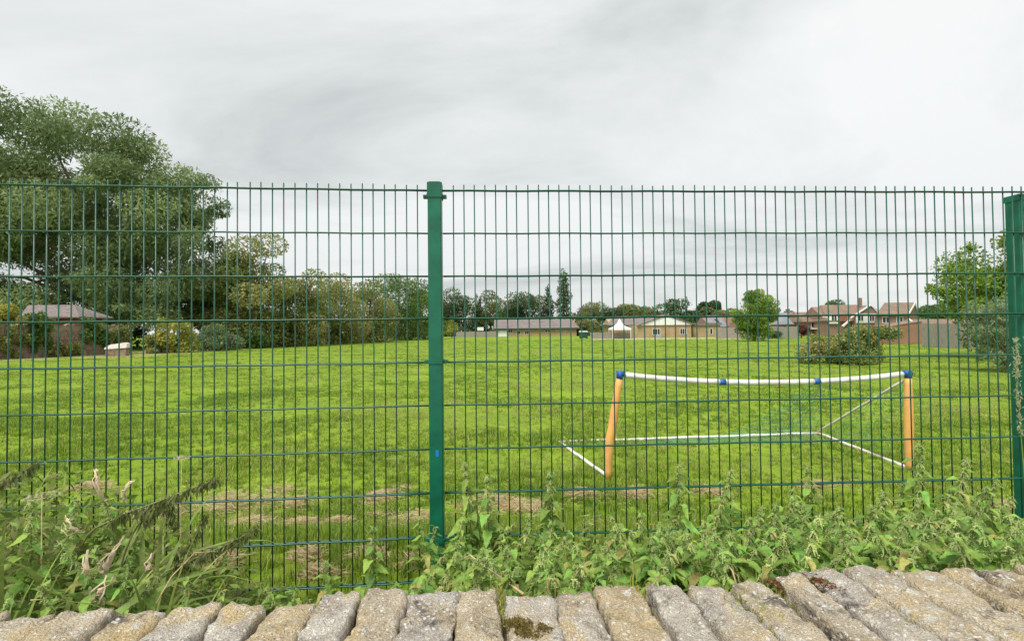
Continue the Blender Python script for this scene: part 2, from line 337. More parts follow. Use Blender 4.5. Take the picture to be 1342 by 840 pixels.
# ------------------------------------------------------------------ leaves in numpy
def leaf_quads(c, axis, nrm, ln, wd):
    axis = axis / (np.linalg.norm(axis, axis=1, keepdims=True) + 1e-9)
    side = np.cross(axis, nrm); side /= (np.linalg.norm(side, axis=1, keepdims=True) + 1e-9)
    ln = ln[:, None]; wd = wd[:, None]
    v = np.stack([c - axis * ln * .5, c + side * wd * .5 - axis * ln * .06, c + axis * ln * .5, c - side * wd * .5 - axis * ln * .06], 1)
    return v.reshape(-1, 3)
def crown_mesh(name, blobs, n, size, pal, droop=0.0, aspect=.55, shell=.20, thin=None, seed=0, mt=None):
    """n small leaves spread through a set of ellipsoids; pal = list of linear colours"""
    g = np.random.default_rng(seed)
    B = np.asarray(blobs, float)
    area = (B[:, 3] * B[:, 4] + B[:, 4] * B[:, 5] + B[:, 3] * B[:, 5]); k = g.choice(len(B), n, p=area / area.sum())
    d = g.normal(size=(n, 3)); d /= np.linalg.norm(d, axis=1, keepdims=True)
    rr = 1 - np.abs(g.normal(size=n)) * shell + (g.random(n) < .06) * g.random(n) * .22
    c = B[k, :3] + d * B[k, 3:6] * np.clip(rr, .05, 1.3)[:, None]
    kz = c[:, 2] > .04
    c, d, k, n = c[kz], d[kz], k[kz], int(kz.sum())
    if thin is not None:
        keep = thin(c, g); c, d, k = c[keep], d[keep], k[keep]; n = len(c)
    ax = g.normal(size=(n, 3)) + d * .6; ax[:, 2] -= droop
    nr = d * .9 + g.normal(size=(n, 3)) * .75; nr[:, 2] += .35
    ln = size * g.uniform(.6, 1.35, n)
    v = leaf_quads(c, ax, nr, ln, ln * aspect * g.uniform(.7, 1.2, n))
    pal = np.asarray(pal, float)
    pb = g.random(len(B))                                   # each clump of twigs leans to one tint
    tt = np.clip(pb[k] + g.normal(size=n) * .25, 0, .999) * (len(pal) - 1)
    i = tt.astype(int); f = (tt - i)[:, None]; i2 = np.minimum(i + 1, len(pal) - 1)
    col = pal[i] * (1 - f) + pal[i2] * f
    col *= g.uniform(.75, 1.25, n)[:, None]
    return npmesh(name, v, np.arange(n * 4).reshape(-1, 4), mt or M['leaf'], np.repeat(col, 4, 0))
def lumpy(g, c, r, nb, lo=.45, hi=.80, br=(.26, .46), flat=.72):
    """sub clumps spread over one big ellipsoid so that its outline is uneven"""
    out = [(c[0], c[1], c[2], r[0] * .62, r[1] * .62, r[2] * .62)]
    for _ in range(nb):
        d = g.normal(size=3); d /= np.linalg.norm(d); s = g.uniform(lo, hi); b = g.uniform(*br)
        m_ = min(r) * .5 + .5 * (sum(r) / 3)
        out.append((c[0] + d[0] * r[0] * s, c[1] + d[1] * r[1] * s, c[2] + d[2] * r[2] * s, b * m_, b * m_, b * m_ * flat))
    return out
def trunk_mb(g, h, r, blobs, n=6, base=(0, 0, 0)):
    mb = MB(); bx, by, bz = base
    pts = [(bx, by, bz - .2), (bx + g.normal() * r * .3, by, bz + h * .35), (bx + g.normal() * r * .6, by + g.normal() * r * .4, bz + h * .7), (bx + g.normal() * r, by, bz + h)]
    mb.tube(pts, [r * 1.25, r, r * .75, r * .35], 8)
    for k in range(min(n, len(blobs) - 1)):
        b = blobs[1 + k]; s = Vector(pts[1]).lerp(Vector(pts[2]), g.random()); e = Vector(b[:3]); mid = s.lerp(e, .5) + Vector((0, 0, .12 * (e - s).length))
        mb.tube([s, mid, e], [r * .5, r * .32, r * .1], 6)
    return mb
PAL = {
    'mid': [(.085, .155, .04), (.14, .24, .055), (.21, .31, .08)],
    'dark': [(.05, .10, .035), (.085, .15, .05), (.13, .205, .07)],
    'far': [(.075, .12, .05), (.11, .17, .07), (.165, .23, .10)],  # greyed green: slight distance haze put into the leaf colour
    'faro': [(.13, .165, .055), (.19, .225, .075), (.25, .27, .10)],  # olive, likewise greyed in its colour to stand in for haze
    'olive': [(.15, .215, .055), (.26, .31, .09), (.36, .39, .13), (.35, .325, .125)],
    'brownish': [(.18, .22, .06), (.285, .32, .10), (.385, .36, .14)],
    'lime': [(.13, .225, .03), (.22, .34, .045), (.33, .44, .075)],
    'yellow': [(.22, .27, .045), (.36, .40, .07), (.45, .41, .09)],
    'grey': [(.15, .21, .09), (.24, .32, .15), (.35, .42, .24)],
    'plum': [(.10, .03, .03), (.18, .06, .055), (.24, .10, .08)],
    'con': [(.035, .07, .04), (.06, .11, .06), (.085, .14, .075)],
}
tree_no = [0]
def tree(label, px, top, hw, Y, pal, nb=16, n=6000, size=.42, cb=.25, kind='tree', droop=.2, group=None, depth=1.0, trunk_r=None, lo=.45, hi=.8, base_z=0.0, br=(.28, .45), name='broadleaf_tree', aspect=.55):
    tree_no[0] += 1; g = np.random.default_rng(100 + tree_no[0])
    p = at(px, 430, Y); H = at(px, top, Y).z - base_z; w = hw * Y / F
    cz0 = H * cb; r = (w, w * depth, (H - cz0) / 2); c = (0, 0, cz0 + r[2])
    rr = tuple(x * .92 for x in r)
    bl = lumpy(g, c, rr, nb, lo, hi, br)
    t_ = thing(name, label, kind, (p.x, Y, base_z), 0, group)
    link('crown', crown_mesh('crown', bl, n, size, PAL[pal], droop, aspect, seed=tree_no[0]), t_)
    trunk_mb(g, cz0 + r[2] * 1.1, trunk_r or max(.1, H * .022), bl).obj('trunk', M['bark'], t_, True)
    return t_

# ------------------------------------------------------------------ trees
# the great spreading tree on the left
def big_tree():
    g = np.random.default_rng(5); Y = 53.0
    c0 = at(110, 300, Y); p0 = at(140, 430, Y)
    k = Y / F
    bl = []
    # dome of drooping boughs: x, y (photo) -> place, spread in depth
    for px, py, r in [(-80,200,66),(-20,186,54),(44,186,54),(100,165,62),(150,190,58),(186,206,50),(205,240,46),(215,262,52),(232,310,48),(245,350,42),(225,390,40),
                      (60,235,66),(0,260,70),(-70,290,70),(120,260,62),(160,310,60),(60,330,66),(-20,350,62),(110,370,55),(180,375,46),(30,400,40),(-60,380,60),(262,300,30),(268,345,26),(236,236,30),(200,330,46),(205,390,40),(150,400,44),(80,290,60),(20,215,64),(-50,330,70),(235,270,34)]:
        py = py + 7 + max(0, 70 - px) * .42; q = at(px, py, Y)
        for s in (-1, 0, 1):
            dep = s * 6.5 * (1 - abs(px - 90) / 320) + g.normal() * .8
            rr = r * k * .66 * (1 - .12 * abs(s))
            jit = g.normal(size=2) * 12 * k
            bl.append((q.x - p0.x + jit[0], dep, q.z - abs(s) * 1.1 + jit[1], rr * 1.15, rr * 1.1, rr * .86))
    for _ in range(90):
        i = g.integers(0, len(bl)); b = bl[i]; d = g.normal(size=3); d /= np.linalg.norm(d); s = g.uniform(.35, .55)
        bl.append((b[0] + d[0] * b[3] * .8, b[1] + d[1] * b[4] * .8, b[2] + d[2] * b[5] * .8, b[3] * s * 1.1, b[4] * s, b[5] * s * .7))
    t_ = thing('weeping_tree', 'huge spreading tree with drooping feathery foliage at the left edge', 'tree', (p0.x, Y, 0))
    def thin(c, g):
        kx = np.array([mnoise.noise(Vector((a[0] * .38, a[1] * .38, a[2] * .55))) for a in c])
        return kx > -.40 - .35 * (c[:, 2] < 11)
    me = crown_mesh('crown', bl, 190000, .50, [(.135, .20, .075), (.19, .27, .10), (.255, .34, .135), (.33, .41, .18)], droop=.75, aspect=.30, shell=.40, thin=thin, seed=3)
    link('crown', me, t_)
    mb = MB(); mb.tube([(0, 0, -.2), (.1, 0, 3), (-.3, .2, 6.5), (-.8, 0, 11), (-1.2, .3, 17)], [.75, .58, .5, .36, .12], 10)
    for j in range(0, 60, 4):
        b = Vector(bl[j][:3]); s = Vector((-.2 - .03 * j / 4, 0, 4.5 + (j % 5) * 1.6)); mb.tube([s, s.lerp(b, .5) + Vector((0, 0, 1.3)), b], [.24, .16, .05], 6)
    mb.obj('trunk', M['bark'], t_, True)
big_tree()
G1 = 'trees along the left side of the field'
tree('bushy olive green tree with ragged top right of the huge drooping tree', 332, 286, 56, 56, 'olive', nb=40, n=28000, size=.32, cb=-.3, group=G1, hi=.86, br=(.26, .42))
tree('olive tree with a brown tinge second in the row along the field', 392, 326, 48, 62, 'olive', nb=26, n=17000, size=.33, cb=-.45, group=G1)
tree('yellow brown leaved tree in the middle of the row along the field', 440, 336, 46, 70, 'brownish', nb=26, n=15000, size=.35, cb=-.45, group=G1)
tree('russet tinged tree next to the darker green tree near the post', 484, 343, 42, 78, 'brownish', nb=24, n=14000, size=.37, cb=-.45, group=G1)
tree('taller dark green tree rising above its neighbours left of the green post', 521, 329, 40, 92, 'mid', nb=26, n=14000, size=.4, cb=-.45, group=G1, hi=.92)
tree('dark green tree at the far end of the row by the green post', 556, 350, 32, 104, 'mid', nb=18, n=9000, size=.44, cb=-.45, group=G1)
tree('dark green tree filling in behind the olive trees', 292, 340, 50, 66, 'dark', nb=18, n=10000, size=.4, cb=-.45, group=G1)
tree('low spreading green tree behind the old stone wall', 95, 392, 110, 54, 'dark', nb=18, n=7000, size=.42, cb=-.45, group=G1)
tree('green tree squeezed between the huge drooping tree and the ragged olive tree', 286, 300, 36, 60, 'mid', nb=26, n=15000, size=.34, cb=-.3, group=G1, hi=.92)
G2 = 'shrubs at the foot of the tree row'
for px, top, hw, Y, pal, lab in [
        (8, 372, 20, 37, 'yellow', 'bright yellow green shrub above the wall at the left edge'),
        (232, 398, 30, 44, 'yellow', 'yellowing shrub just right of the old stone wall'),
        (205, 425, 18, 43, 'olive', 'small ragged shrub at the wall end under the huge tree'),
        (285, 415, 34, 48, 'grey', 'grey green bush below the bushy olive tree'),
        (335, 420, 30, 54, 'mid', 'low mid green bush second from the grey green bush'),
        (385, 412, 30, 62, 'olive', 'low olive bush under the row of trees'),
        (430, 408, 32, 70, 'yellow', 'light yellow green bush under the brown leaved tree'),
        (480, 412, 30, 80, 'olive', 'dull olive bush under the russet tree'),
        (530, 416, 28, 96, 'olive', 'dull bush at the far end of the tree row')]:
    tree(lab, px, top, hw, Y, pal, nb=14, n=4800, size=.24 if Y < 50 else .32, cb=-.5, kind='shrub', group=G2, name='shrub')
G3 = 'far trees behind the school buildings'
for px, top, hw, Y, pal, lab, nm in [
        (573, 378, 26, 150, 'far', 'far green tree half hidden by the green fence post', 'broadleaf_tree'),
        (607, 369, 26, 155, 'far', 'far domed tree first to the right of the green post', 'broadleaf_tree'),
        (643, 379, 24, 160, 'faro', 'far olive tree behind the white sign', 'broadleaf_tree'),
        (668, 388, 22, 152, 'dark', 'far dark low tree at the left end of the long bungalow', 'broadleaf_tree'),
        (692, 373, 32, 150, 'far', 'broad far tree behind the middle of the long bungalow', 'broadleaf_tree'),
        (772, 388, 30, 148, 'faro', 'light olive tree right of the tall narrow poplar', 'broadleaf_tree'),
        (768, 410, 30, 138, 'faro', 'low yellowish bush by the right end of the long bungalow', 'shrub'),
        (803, 394, 26, 150, 'far', 'far bluish green tree left of the white tent', 'broadleaf_tree'),
        (831, 389, 20, 150, 'brownish', 'brownish green tree behind the white tent', 'broadleaf_tree'),
        (855, 398, 24, 140, 'faro', 'light olive tree behind the grey roof of the hall', 'broadleaf_tree'),
        (886, 384, 32, 120, 'dark', 'dense dark green broad tree behind the white gable', 'broadleaf_tree'),
        (912, 400, 22, 128, 'dark', 'dark green tree filling behind the right side of the white gable', 'broadleaf_tree'),
        (927, 382, 15, 124, 'dark', 'slim dark green tree right of the dense dark one', 'broadleaf_tree'),
        (944, 394, 26, 118, 'faro', 'light green tree left of the round lawn tree', 'broadleaf_tree'),
        (1085, 391, 28, 150, 'far', 'dark distant tree above the house roofs', 'broadleaf_tree'),
        (1040, 406, 30, 170, 'far', 'low distant tree above the blue grey roof', 'broadleaf_tree'),
        (1222, 396, 30, 110, 'mid', 'green tree behind the brick gable house', 'broadleaf_tree'),
        (1262, 380, 34, 90, 'mid', 'tall green tree behind the low garage', 'broadleaf_tree')]:
    tree(lab, px, top, hw * 1.22, Y, pal, nb=20, n=9000, size=.60, cb=-.3, group=G3, name=nm, kind='shrub' if nm == 'shrub' else 'tree', hi=.88)
def narrow(label, name, px, top, base, hw, Y, pal, cone):
    g = np.random.default_rng(int(px)); p = at(px, 430, Y); H = at(px, top, Y).z; w = hw * Y / F
    bl = []
    for i in range(16):
        f = i / 15; rr = w * ((1 - f) * .95 + .12) if cone else w * (.75 + .3 * math.sin(f * 3.0)) * (1 - .45 * f ** 4)
        bl.append((g.normal() * w * .12, g.normal() * w * .12, H * (.08 + .86 * f), rr * .9, rr * .9, H * .055 + rr * .2))
    t_ = thing(name, label, 'tree', (p.x, Y, 0), 0, G3)
    link('crown', crown_mesh('crown', bl, 4200, .55, PAL[pal], -.5 if not cone else .3, .5, seed=int(px)), t_)
    MB().tube([(0, 0, -.2), (0, 0, H * .5), (0, 0, H * .93)], [H * .02, H * .012, .04], 6).obj('trunk', M['bark'], t_, True)
narrow('tall narrow poplar standing above the roof of the long bungalow', 'poplar_tree', 739, 352, 440, 10.5, 146, 'dark', False)
narrow('dark pointed conifer left of the tall narrow poplar', 'conifer_tree', 718, 372, 440, 16, 148, 'con', True)
narrow('dark small conifer right of the far domed tree', 'conifer_tree', 628, 385, 440, 12, 158, 'con', True)
# round lawn tree, small pale shrub, big bush, right-hand trees
tree('neat round crowned green tree alone on the far lawn', 989, 371, 32, 62, 'lime', nb=80, n=19000, size=.22, cb=-.10, lo=.5, hi=.88, br=(.18, .30), droop=-1.1, name='round_tree', trunk_r=.13)
tree('small bright yellow green bush just right of the green post', 592, 417, 11, 118, 'yellow', nb=8, n=1400, size=.34, cb=.0, kind='shrub', name='shrub')
tree('dark red leaved plum bush by the garden fence', 1050, 422, 12, 78, 'plum', nb=8, n=1500, size=.25, cb=.1, kind='shrub', name='plum_bush')
tree('low green garden bush under the round lawn tree', 1012, 431, 22, 76, 'far', nb=8, n=1500, size=.25, cb=.0, kind='shrub', name='shrub')
def blob_bush(label, name, spec, Y, pal, n, size, base_px, cat='shrub', droop=.1, aspect=.55, tr=.05, shell=.42):
    g = np.random.default_rng(int(base_px)); p = at(base_px, 430, Y); bl = []
    for px, py, r in spec:
        q = at(px, py, Y); rr = r * Y / F
        bl.append((q.x - p.x, g.normal() * rr * .8, max(q.z, rr * .3), rr, rr, rr * .8))
        for _ in range(3):
            d = g.normal(size=3); d /= np.linalg.norm(d)
            bl.append((q.x - p.x + d[0] * rr * .8, d[1] * rr * 1.1, max(q.z + d[2] * rr * .7, .15), rr * .5, rr * .5, rr * .42))
    t_ = thing(name, label, cat, (p.x, Y, 0))
    link('crown', crown_mesh('crown', bl, n, size, PAL[pal], droop, aspect, shell=shell, seed=int(base_px)), t_)
    mb = MB()
    for j in range(0, len(bl), 4):
        b = Vector(bl[j][:3]); mb.tube([(g.normal() * tr, g.normal() * tr, -.05), b * .5 + Vector((0, 0, .2)), b], [tr * 1.2, tr * .8, tr * .3], 5)
    mb.obj('trunk', M['bark'], t_, True)
blob_bush('wide rounded bush on the grass beyond the goal', 'large_bush', [(1075,463,20),(1100,457,22),(1130,452,25),(1156,450,20),(1166,437,12),(1118,440,15),(1092,448,15),(1145,436,14),(1062,470,12),(1110,468,22),(1140,462,22)], 22.5, 'olive', 20000, .125, 1112, shell=.46)
blob_bush('leafy light green tree behind the fence post at the right edge', 'broadleaf_tree', [(1290,345,34),(1330,335,40),(1262,365,26),(1238,385,16),(1300,385,36),(1335,395,44),(1262,405,20),(1300,322,22),(1380,350,50),(1226,380,10),(1340,440,34)], 25, 'lime', 24000, .18, 1325, cat='tree', tr=.10, shell=.5)
blob_bush('grey green willow bush drooping beside the fence post at the right edge', 'willow_bush', [(1310,425,28),(1290,440,20),(1335,410,34),(1315,460,26),(1345,450,34),(1320,482,16),(1290,465,12),(1280,408,14),(1370,430,40)], 17.5, 'grey', 17000, .13, 1330, droop=.6, aspect=.3, tr=.04, shell=.5)

# ------------------------------------------------------------------ buildings
def window(parent, x0, x1, z0, z1, y=-.06, mull=1):
    f = .07; mb = MB()
    mb.box((x0, y, z0), (x1, y + .12, z0 + f)); mb.box((x0, y, z1 - f), (x1, y + .12, z1))
    xsx = [x0] + [x0 + (x1 - x0 - f) * k / (mull + 1) for k in range(1, mull + 1)] + [x1 - f]
    for xx in xsx: mb.box((xx, y, z0 + f), (xx + f, y + .12, z1 - f))
    w = mb.obj('window', M['upvc'], parent)
    MB().box((x0 + f, y + .045, z0 + f), (x1 - f, y + .055, z1 - f)).obj('pane', M['glass'], w)
def ridge_x(mb, x0, x1, y0, y1, ze, zr, hl=0, hr=0, t=.18):
    """roof with its ridge along x; hl, hr pull the ridge in at hipped ends"""
    ym = (y0 + y1) / 2
    for dz, flip in ((0, 0), (-t, 1)):
        v = [(x0, y0, ze + dz), (x1, y0, ze + dz), (x1, y1, ze + dz), (x0, y1, ze + dz), (x0 + hl, ym, zr + dz), (x1 - hr, ym, zr + dz)]
        mb.add(v, [(0, 1, 5, 4), (2, 3, 4, 5), (1, 2, 5), (3, 0, 4)] if not flip else [(4, 5, 1, 0), (5, 4, 3, 2)] + ([(5, 2, 1)] if hr else []) + ([(4, 0, 3)] if hl else []))
    mb.add([(x0, y0, ze), (x1, y0, ze), (x1, y0, ze - t), (x0, y0, ze - t)], [(3, 2, 1, 0)])
def gable_walls(mb, x0, x1, y0, y1, ze, zr):
    """house body with gable ends at x0 and x1 (ridge along x)"""
    ym = (y0 + y1) / 2
    mb.extr([(x0, y0, 0), (x0, y1, 0), (x0, y1, ze), (x0, ym, zr), (x0, y0, ze)], (x1 - x0, 0, 0))
def Zp(px, py, Y): return at(px, py, Y).z
def Xp(px, Y): return at(px, 432, Y).x

# long low school bungalow
Y = 130; X0 = Xp(649, Y); X1 = Xp(757, Y); ze = Zp(700, 430.0, Y); zr = Zp(700, 418, Y)
t_ = thing('school_bungalow', 'long low buff brick bungalow with grey brown tiled roof across the field', 'building', (X0, Y, 0))
w = X1 - X0
gable_walls(b := MB(), 0, w - .3, 0, 9, ze - .25, zr - .4); b.obj('wall', M['buff'], t_)
ridge_x(b := MB(), -.4, w + .5, -.6, 9.6, ze, zr, 0, 1.6); b.obj('roof', M['tilegrey'], t_)
MB().box((-.4, -.66, ze - .36), (w + .5, -.61, ze - .02)).obj('fascia', M['fascia'], t_)
px2x = lambda px, X0=X0, Y=Y: Xp(px, Y) - X0
MB().box((px2x(653), -.12, .05), (px2x(664), -.01, ze - .5)).obj('white_panel', M['render'], t_)
for a, c, z0, z1 in [(666, 672, 1.0, 2.1), (676.5, 682, .6, 1.6), (687.5, 693, .6, 1.6), (714, 721, 1.1, 1.75), (727.5, 731.5, 1.45, 1.85), (738, 743.5, 1.45, 1.85)]:
    window(t_, px2x(a), px2x(c), z0, z1)

# hall with white boarded gable
Y = 94; X0 = Xp(829, Y); w = Xp(906, Y) - X0; ze = Zp(868, 426, Y); zr = Zp(870, 414, Y)
t_ = thing('school_hall', 'buff brick hall with a wide white boarded gable and two windows', 'building', (X0, Y, 0))
b = MB(); b.box((0, 0, 0), (w, 14, ze - .02)); b.obj('wall', M['buff'], t_)
gx0 = Xp(838, Y) - X0; gx1 = Xp(907, Y) - X0 + .2; gxm = (gx0 + gx1) / 2
MB().extr([(gx0, -.25, ze), (gx1, -.25, ze), (gxm, -.25, zr)], (0, .2, 0)).obj('gable_boarding', M['render'], t_)
b = MB(); b.extr([(gx0 - .5, -.45, ze + .02), (gxm, -.45, zr + .28), (gx1 + .5, -.45, ze + .02), (gx1 + .5, -.45, ze - .14), (gxm, -.45, zr + .1), (gx0 - .5, -.45, ze - .14)], (0, 14, 0)); b.obj('roof', M['tilegrey'], t_)
bx0 = Xp(803, Y) - X0
b = MB(); gable_walls(b, bx0 + .3, gx0 + 1.2, 4, 12, ze + .1, Zp(830, 416.5, Y)); b.obj('wing_wall', M['buff'], t_)
b = MB(); ridge_x(b, bx0 - .3, gx0 + 3.2, 3.4, 12.6, ze + .2, Zp(830, 415, Y) + .3, 2.5, 0); b.obj('wing_roof', M['tilegrey'], t_)
px2x = lambda px, X0=X0, Y=Y: Xp(px, Y) - X0
window(t_, px2x(855), px2x(865), .55, 1.75, mull=2); window(t_, px2x(891), px2x(900), .55, 1.75, mull=2)
MB().box((px2x(857), -.35, 0), (px2x(866), -.02, .5)).obj('blue_bench_box', M['grey'], t_)
# flat-roofed extension
X0 = Xp(907.5, 96); t_ = thing('flat_roof_extension', 'flat roofed buff brick extension right of the white gabled hall', 'building', (X0, 96, 0))
w = Xp(944, 96) - X0; MB().box((0, 0, 0), (w, 9, Zp(920, 426.5, 96))).obj('wall', M['buff'], t_)
z_ = Zp(920, 426.5, 96); MB().box((-.2, -.3, z_ + .003), (w + .2, 9.2, z_ + .5)).obj('roof', M['felt'], t_)
window(t_, w * .62, w * .72, .5, 1.7, mull=0)
# gabled cottage with skylight, left of the round tree
Y = 100; X0 = Xp(929, Y); w = Xp(968, Y) - X0; zr = Zp(950, 412.5, Y); ze = Zp(950, 427, Y)
t_ = thing('cottage', 'low house with grey roof and brown gable left of the round tree', 'house', (X0, Y, 0))
b = MB(); gable_walls(b, 0, w, 0, 8, ze, zr - .2); b.obj('wall', M['red'], t_)
b = MB(); ridge_x(b, -.3, w * .62, -.5, 8.5, ze - .1, zr, 1.5, 0); b.obj('roof', M['tileblue'], t_)
b = MB(); b.extr([(w * .60, -1.2, ze), (w * .80, -1.2, zr - .1), (w + .2, -1.2, ze), (w + .2, -1.2, 0), (w * .60, -1.2, 0)], (0, 6, 0)); b.obj('gable', M['red'], t_)
sk = MB(); sk.add([(w * .34, 1.0, ze + .62 * (zr - ze) * .5), (w * .44, 1.0, ze + .62 * (zr - ze) * .5), (w * .44, 2.2, ze + (zr - ze) * .66), (w * .34, 2.2, ze + (zr - ze) * .66)], [(0, 1, 2, 3)])
sk.obj('skylight', M['glass'], t_)
# bungalow with blue grey roof
Y = 95; X0 = Xp(1005, Y); w = Xp(1052, Y) - X0; zr = Zp(1030, 409, Y); ze = Zp(1030, 424.5, Y)
t_ = thing('grey_roof_bungalow', 'bungalow with blue grey tiled roof right of the round tree', 'house', (X0, Y, 0))
b = MB(); gable_walls(b, 0, w, 0, 8, ze - .2, zr - .35); b.obj('wall', M['red'], t_)
b = MB(); ridge_x(b, -.3, w + .2, -.5, 8.5, ze, zr, .8, 0); b.obj('roof', M['tileblue'], t_)
for cx_ in (.45, .92): MB().box((w * cx_ - .3, 3.7, zr - .3), (w * cx_ + .3, 4.3, zr + .75)).obj('chimney', M['red'], t_)
window(t_, w * .25, w * .45, .8, 1.9)
# brown-roofed house
Y = 92; X0 = Xp(1053, Y); w = Xp(1084, Y) - X0; zr = Zp(1065, 408, Y); ze = Zp(1065, 421, Y)
t_ = thing('brown_roof_house', 'small house with brown tiled roof and white porch behind the big bush', 'house', (X0, Y, 0))
b = MB(); gable_walls(b, 0, w, 0, 8, ze - .2, zr - .35); b.obj('wall', M['red'], t_)
b = MB(); ridge_x(b, -.3, w + .2, -.5, 8.5, ze, zr, .8, 0); b.obj('roof', M['tilebrown'], t_)
window(t_, w * .32, w * .55, 1.6, 2.7); MB().box((w * .2, -1.2, 1.35), (w * .8, -.1, 1.5)).obj('porch_roof', M['render'], t_)
# chalet house with dormer and double-gabled bay
Y = 88; X0 = Xp(1084, Y); w = Xp(1147, Y) - X0; zr = Zp(1110, 398, Y); ze = Zp(1110, 420, Y)
t_ = thing('dormer_house', 'brown roofed house with white dormer and white trimmed front gable', 'house', (X0, Y, 0))
b = MB(); gable_walls(b, 0, w, 0, 9, ze - .2, zr - .35); b.obj('wall', M['red'], t_)
b = MB(); ridge_x(b, -.2, w + .1, -.5, 9.5, ze, zr, 2.0, 0); b.obj('roof', M['tilebrown'], t_)
px2x = lambda px, X0=X0, Y=Y: Xp(px, Y) - X0
zz = lambda py, Y=Y: Zp(1110, py, Y)
MB().box((px2x(1085.5), -.4, zz(424)), (px2x(1097), 4, zz(411.5))).obj('dormer', M['render'], t_)
window(t_, px2x(1087.5), px2x(1095), zz(421.5), zz(413.5), y=-.5)
g0, gm_, g1 = px2x(1116), px2x(1134), px2x(1146.5)
MB().extr([(g0, -1.0, 0), (g1, -1.0, 0), (g1, -1.0, zz(411)), (gm_ + .2, -1.0, zz(400.5)), (g0, -1.0, zz(413))], (0, 4, 0)).obj('front_gable', M['red'], t_)
b = MB(); b.extr([(g0 - .9, -1.25, zz(416)), (gm_ + .2, -1.25, zz(399.3)), (g1 + .35, -1.25, zz(409.5)), (g1 + .35, -1.25, zz(411)), (gm_ + .2, -1.25, zz(401.3)), (g0 - .9, -1.25, zz(417.5))], (0, .2, 0)); b.obj('barge_board', M['render'], t_)
MB().box((px2x(1117), -1.12, zz(423.5)), (px2x(1145.5), -1.01, zz(411.5))).obj('white_boarding', M['render'], t_)
window(t_, px2x(1119), px2x(1126), zz(421), zz(413), y=-1.2); window(t_, px2x(1133.5), px2x(1143), zz(421), zz(413), y=-1.2, mull=2)
b = MB(); b.extr([(px2x(1100), -.8, zz(427)), (px2x(1110), -.8, zz(419)), (px2x(1110), -.8, zz(421)), (px2x(1102), -.8, zz(428))], (0, .3, 0)); b.obj('porch_barge', M['render'], t_)
MB().box((px2x(1098), -.55, zz(421)), (px2x(1108), -.2, zz(413))).obj('tile_hanging', M['woodred'], t_)
# two storey house with brick gable end
Y = 84; X0 = Xp(1146.5, Y); w = Xp(1186, Y) - X0; zr = Zp(1180, 395, Y); ze = Zp(1165, 412, Y)
t_ = thing('brick_gable_house', 'taller brick house with brown roof and white edged brick gable end', 'house', (X0, Y, 0))
gl = Xp(1207, 91) - X0
b = MB(); b.extr([(0, 0, 0), (w, 0, 0), (gl, 7.5, 0), (gl - w, 7.5, 0)], (0, 0, ze - .1))
b.extr([(w, 0, ze - .1), (gl, 7.5, ze - .1), ((w + gl) / 2 + .6, 4.0, zr - .25)], (-w, 0, 0)); b.obj('wall', M['red'], t_)
rx = (w + gl) / 2 + .6
b = MB(); b.extr([(w + .15, -.45, ze), (rx + .15, 4.0, zr), (gl + .35, 8.0, ze), (gl + .35, 8.0, ze - .15), (rx + .15, 4.0, zr - .18), (w + .15, -.45, ze - .15)], (-w - .2, 0, 0)); b.obj('roof', M['tilebrown'], t_)
b = MB(); b.extr([(w + .2, -.5, ze + .03), (rx + .2, 3.98, zr + .05), (gl + .4, 8.0, ze + .03), (gl + .4, 8.0, ze - .3), (rx + .2, 3.98, zr - .3), (w + .2, -.5, ze - .3)], (.12, -.02, 0)); b.obj('barge_board', M['render'], t_)
MB().box((Xp(1152.6, Y) - X0, 4.5, zr - 1), (Xp(1155.4, Y) - X0, 4.9, Zp(1154, 388, Y))).obj('chimney', M['red'], t_)
window(t_, w * .25, w * .5, ze - 1.5, ze - .4); window(t_, w * .72, w * .94, ze - 1.5, ze - .4)
# brick outhouse nearer, and low garage behind the timber fence
Y = 46; X0 = Xp(1168, Y); w = Xp(1208, Y) - X0
t_ = thing('brick_outhouse', 'bright red brick outhouse wall with sloping top beside the timber fence', 'outhouse', (X0, Y, 0))
b = MB(); b.extr([(0, 0, 0), (w, 0, 0), (w, 0, Zp(1208, 421.5, Y)), (w * .35, 0, Zp(1183, 425.5, Y)), (0, 0, Zp(1168, 428, Y))], (0, 2.2, 0)); b.obj('wall', M['redder'], t_)
b = MB(); b.extr([(-.05, -.06, Zp(1168, 428, Y) + .003), (w * .35, -.06, Zp(1183, 425.5, Y) + .003), (w + .05, -.06, Zp(1208, 421.5, Y) + .003), (w + .05, -.06, Zp(1208, 420.6, Y)), (w * .35, -.06, Zp(1183, 424.6, Y)), (-.05, -.06, Zp(1168, 427.2, Y))], (0, 2.3, 0)); b.obj('coping', M['red'], t_)
Y = 58; X0 = Xp(1203, Y); w = Xp(1290, Y) - X0
t_ = thing('low_garage', 'low garage with pale roof edge behind the timber fence', 'garage', (X0, Y, 0))
b = MB(); b.box((.3, .3, 0), (w, 5, Zp(1240, 431, Y))); b.obj('wall', M['red'], t_)
b = MB(); ridge_x(b, 0, w + .3, 0, 5.4, Zp(1240, 430.5, Y), Zp(1240, 417.5, Y), .9, 0); b.obj('roof', M['tilebrown'], t_)
MB().box((0, -.08, Zp(1240, 432.8, Y)), (w + .3, -.01, Zp(1240, 430.6, Y))).obj('fascia', M['render'], t_)
b = MB(); b.extr([(-.05, -.1, Zp(1203, 430.2, Y)), (.85, 2.5, Zp(1203, 418, Y)), (1.0, 2.5, Zp(1203, 418, Y)), (.12, -.1, Zp(1203, 430.2, Y))], (0, 0, .18)); b.obj('barge_board', M['render'], t_)

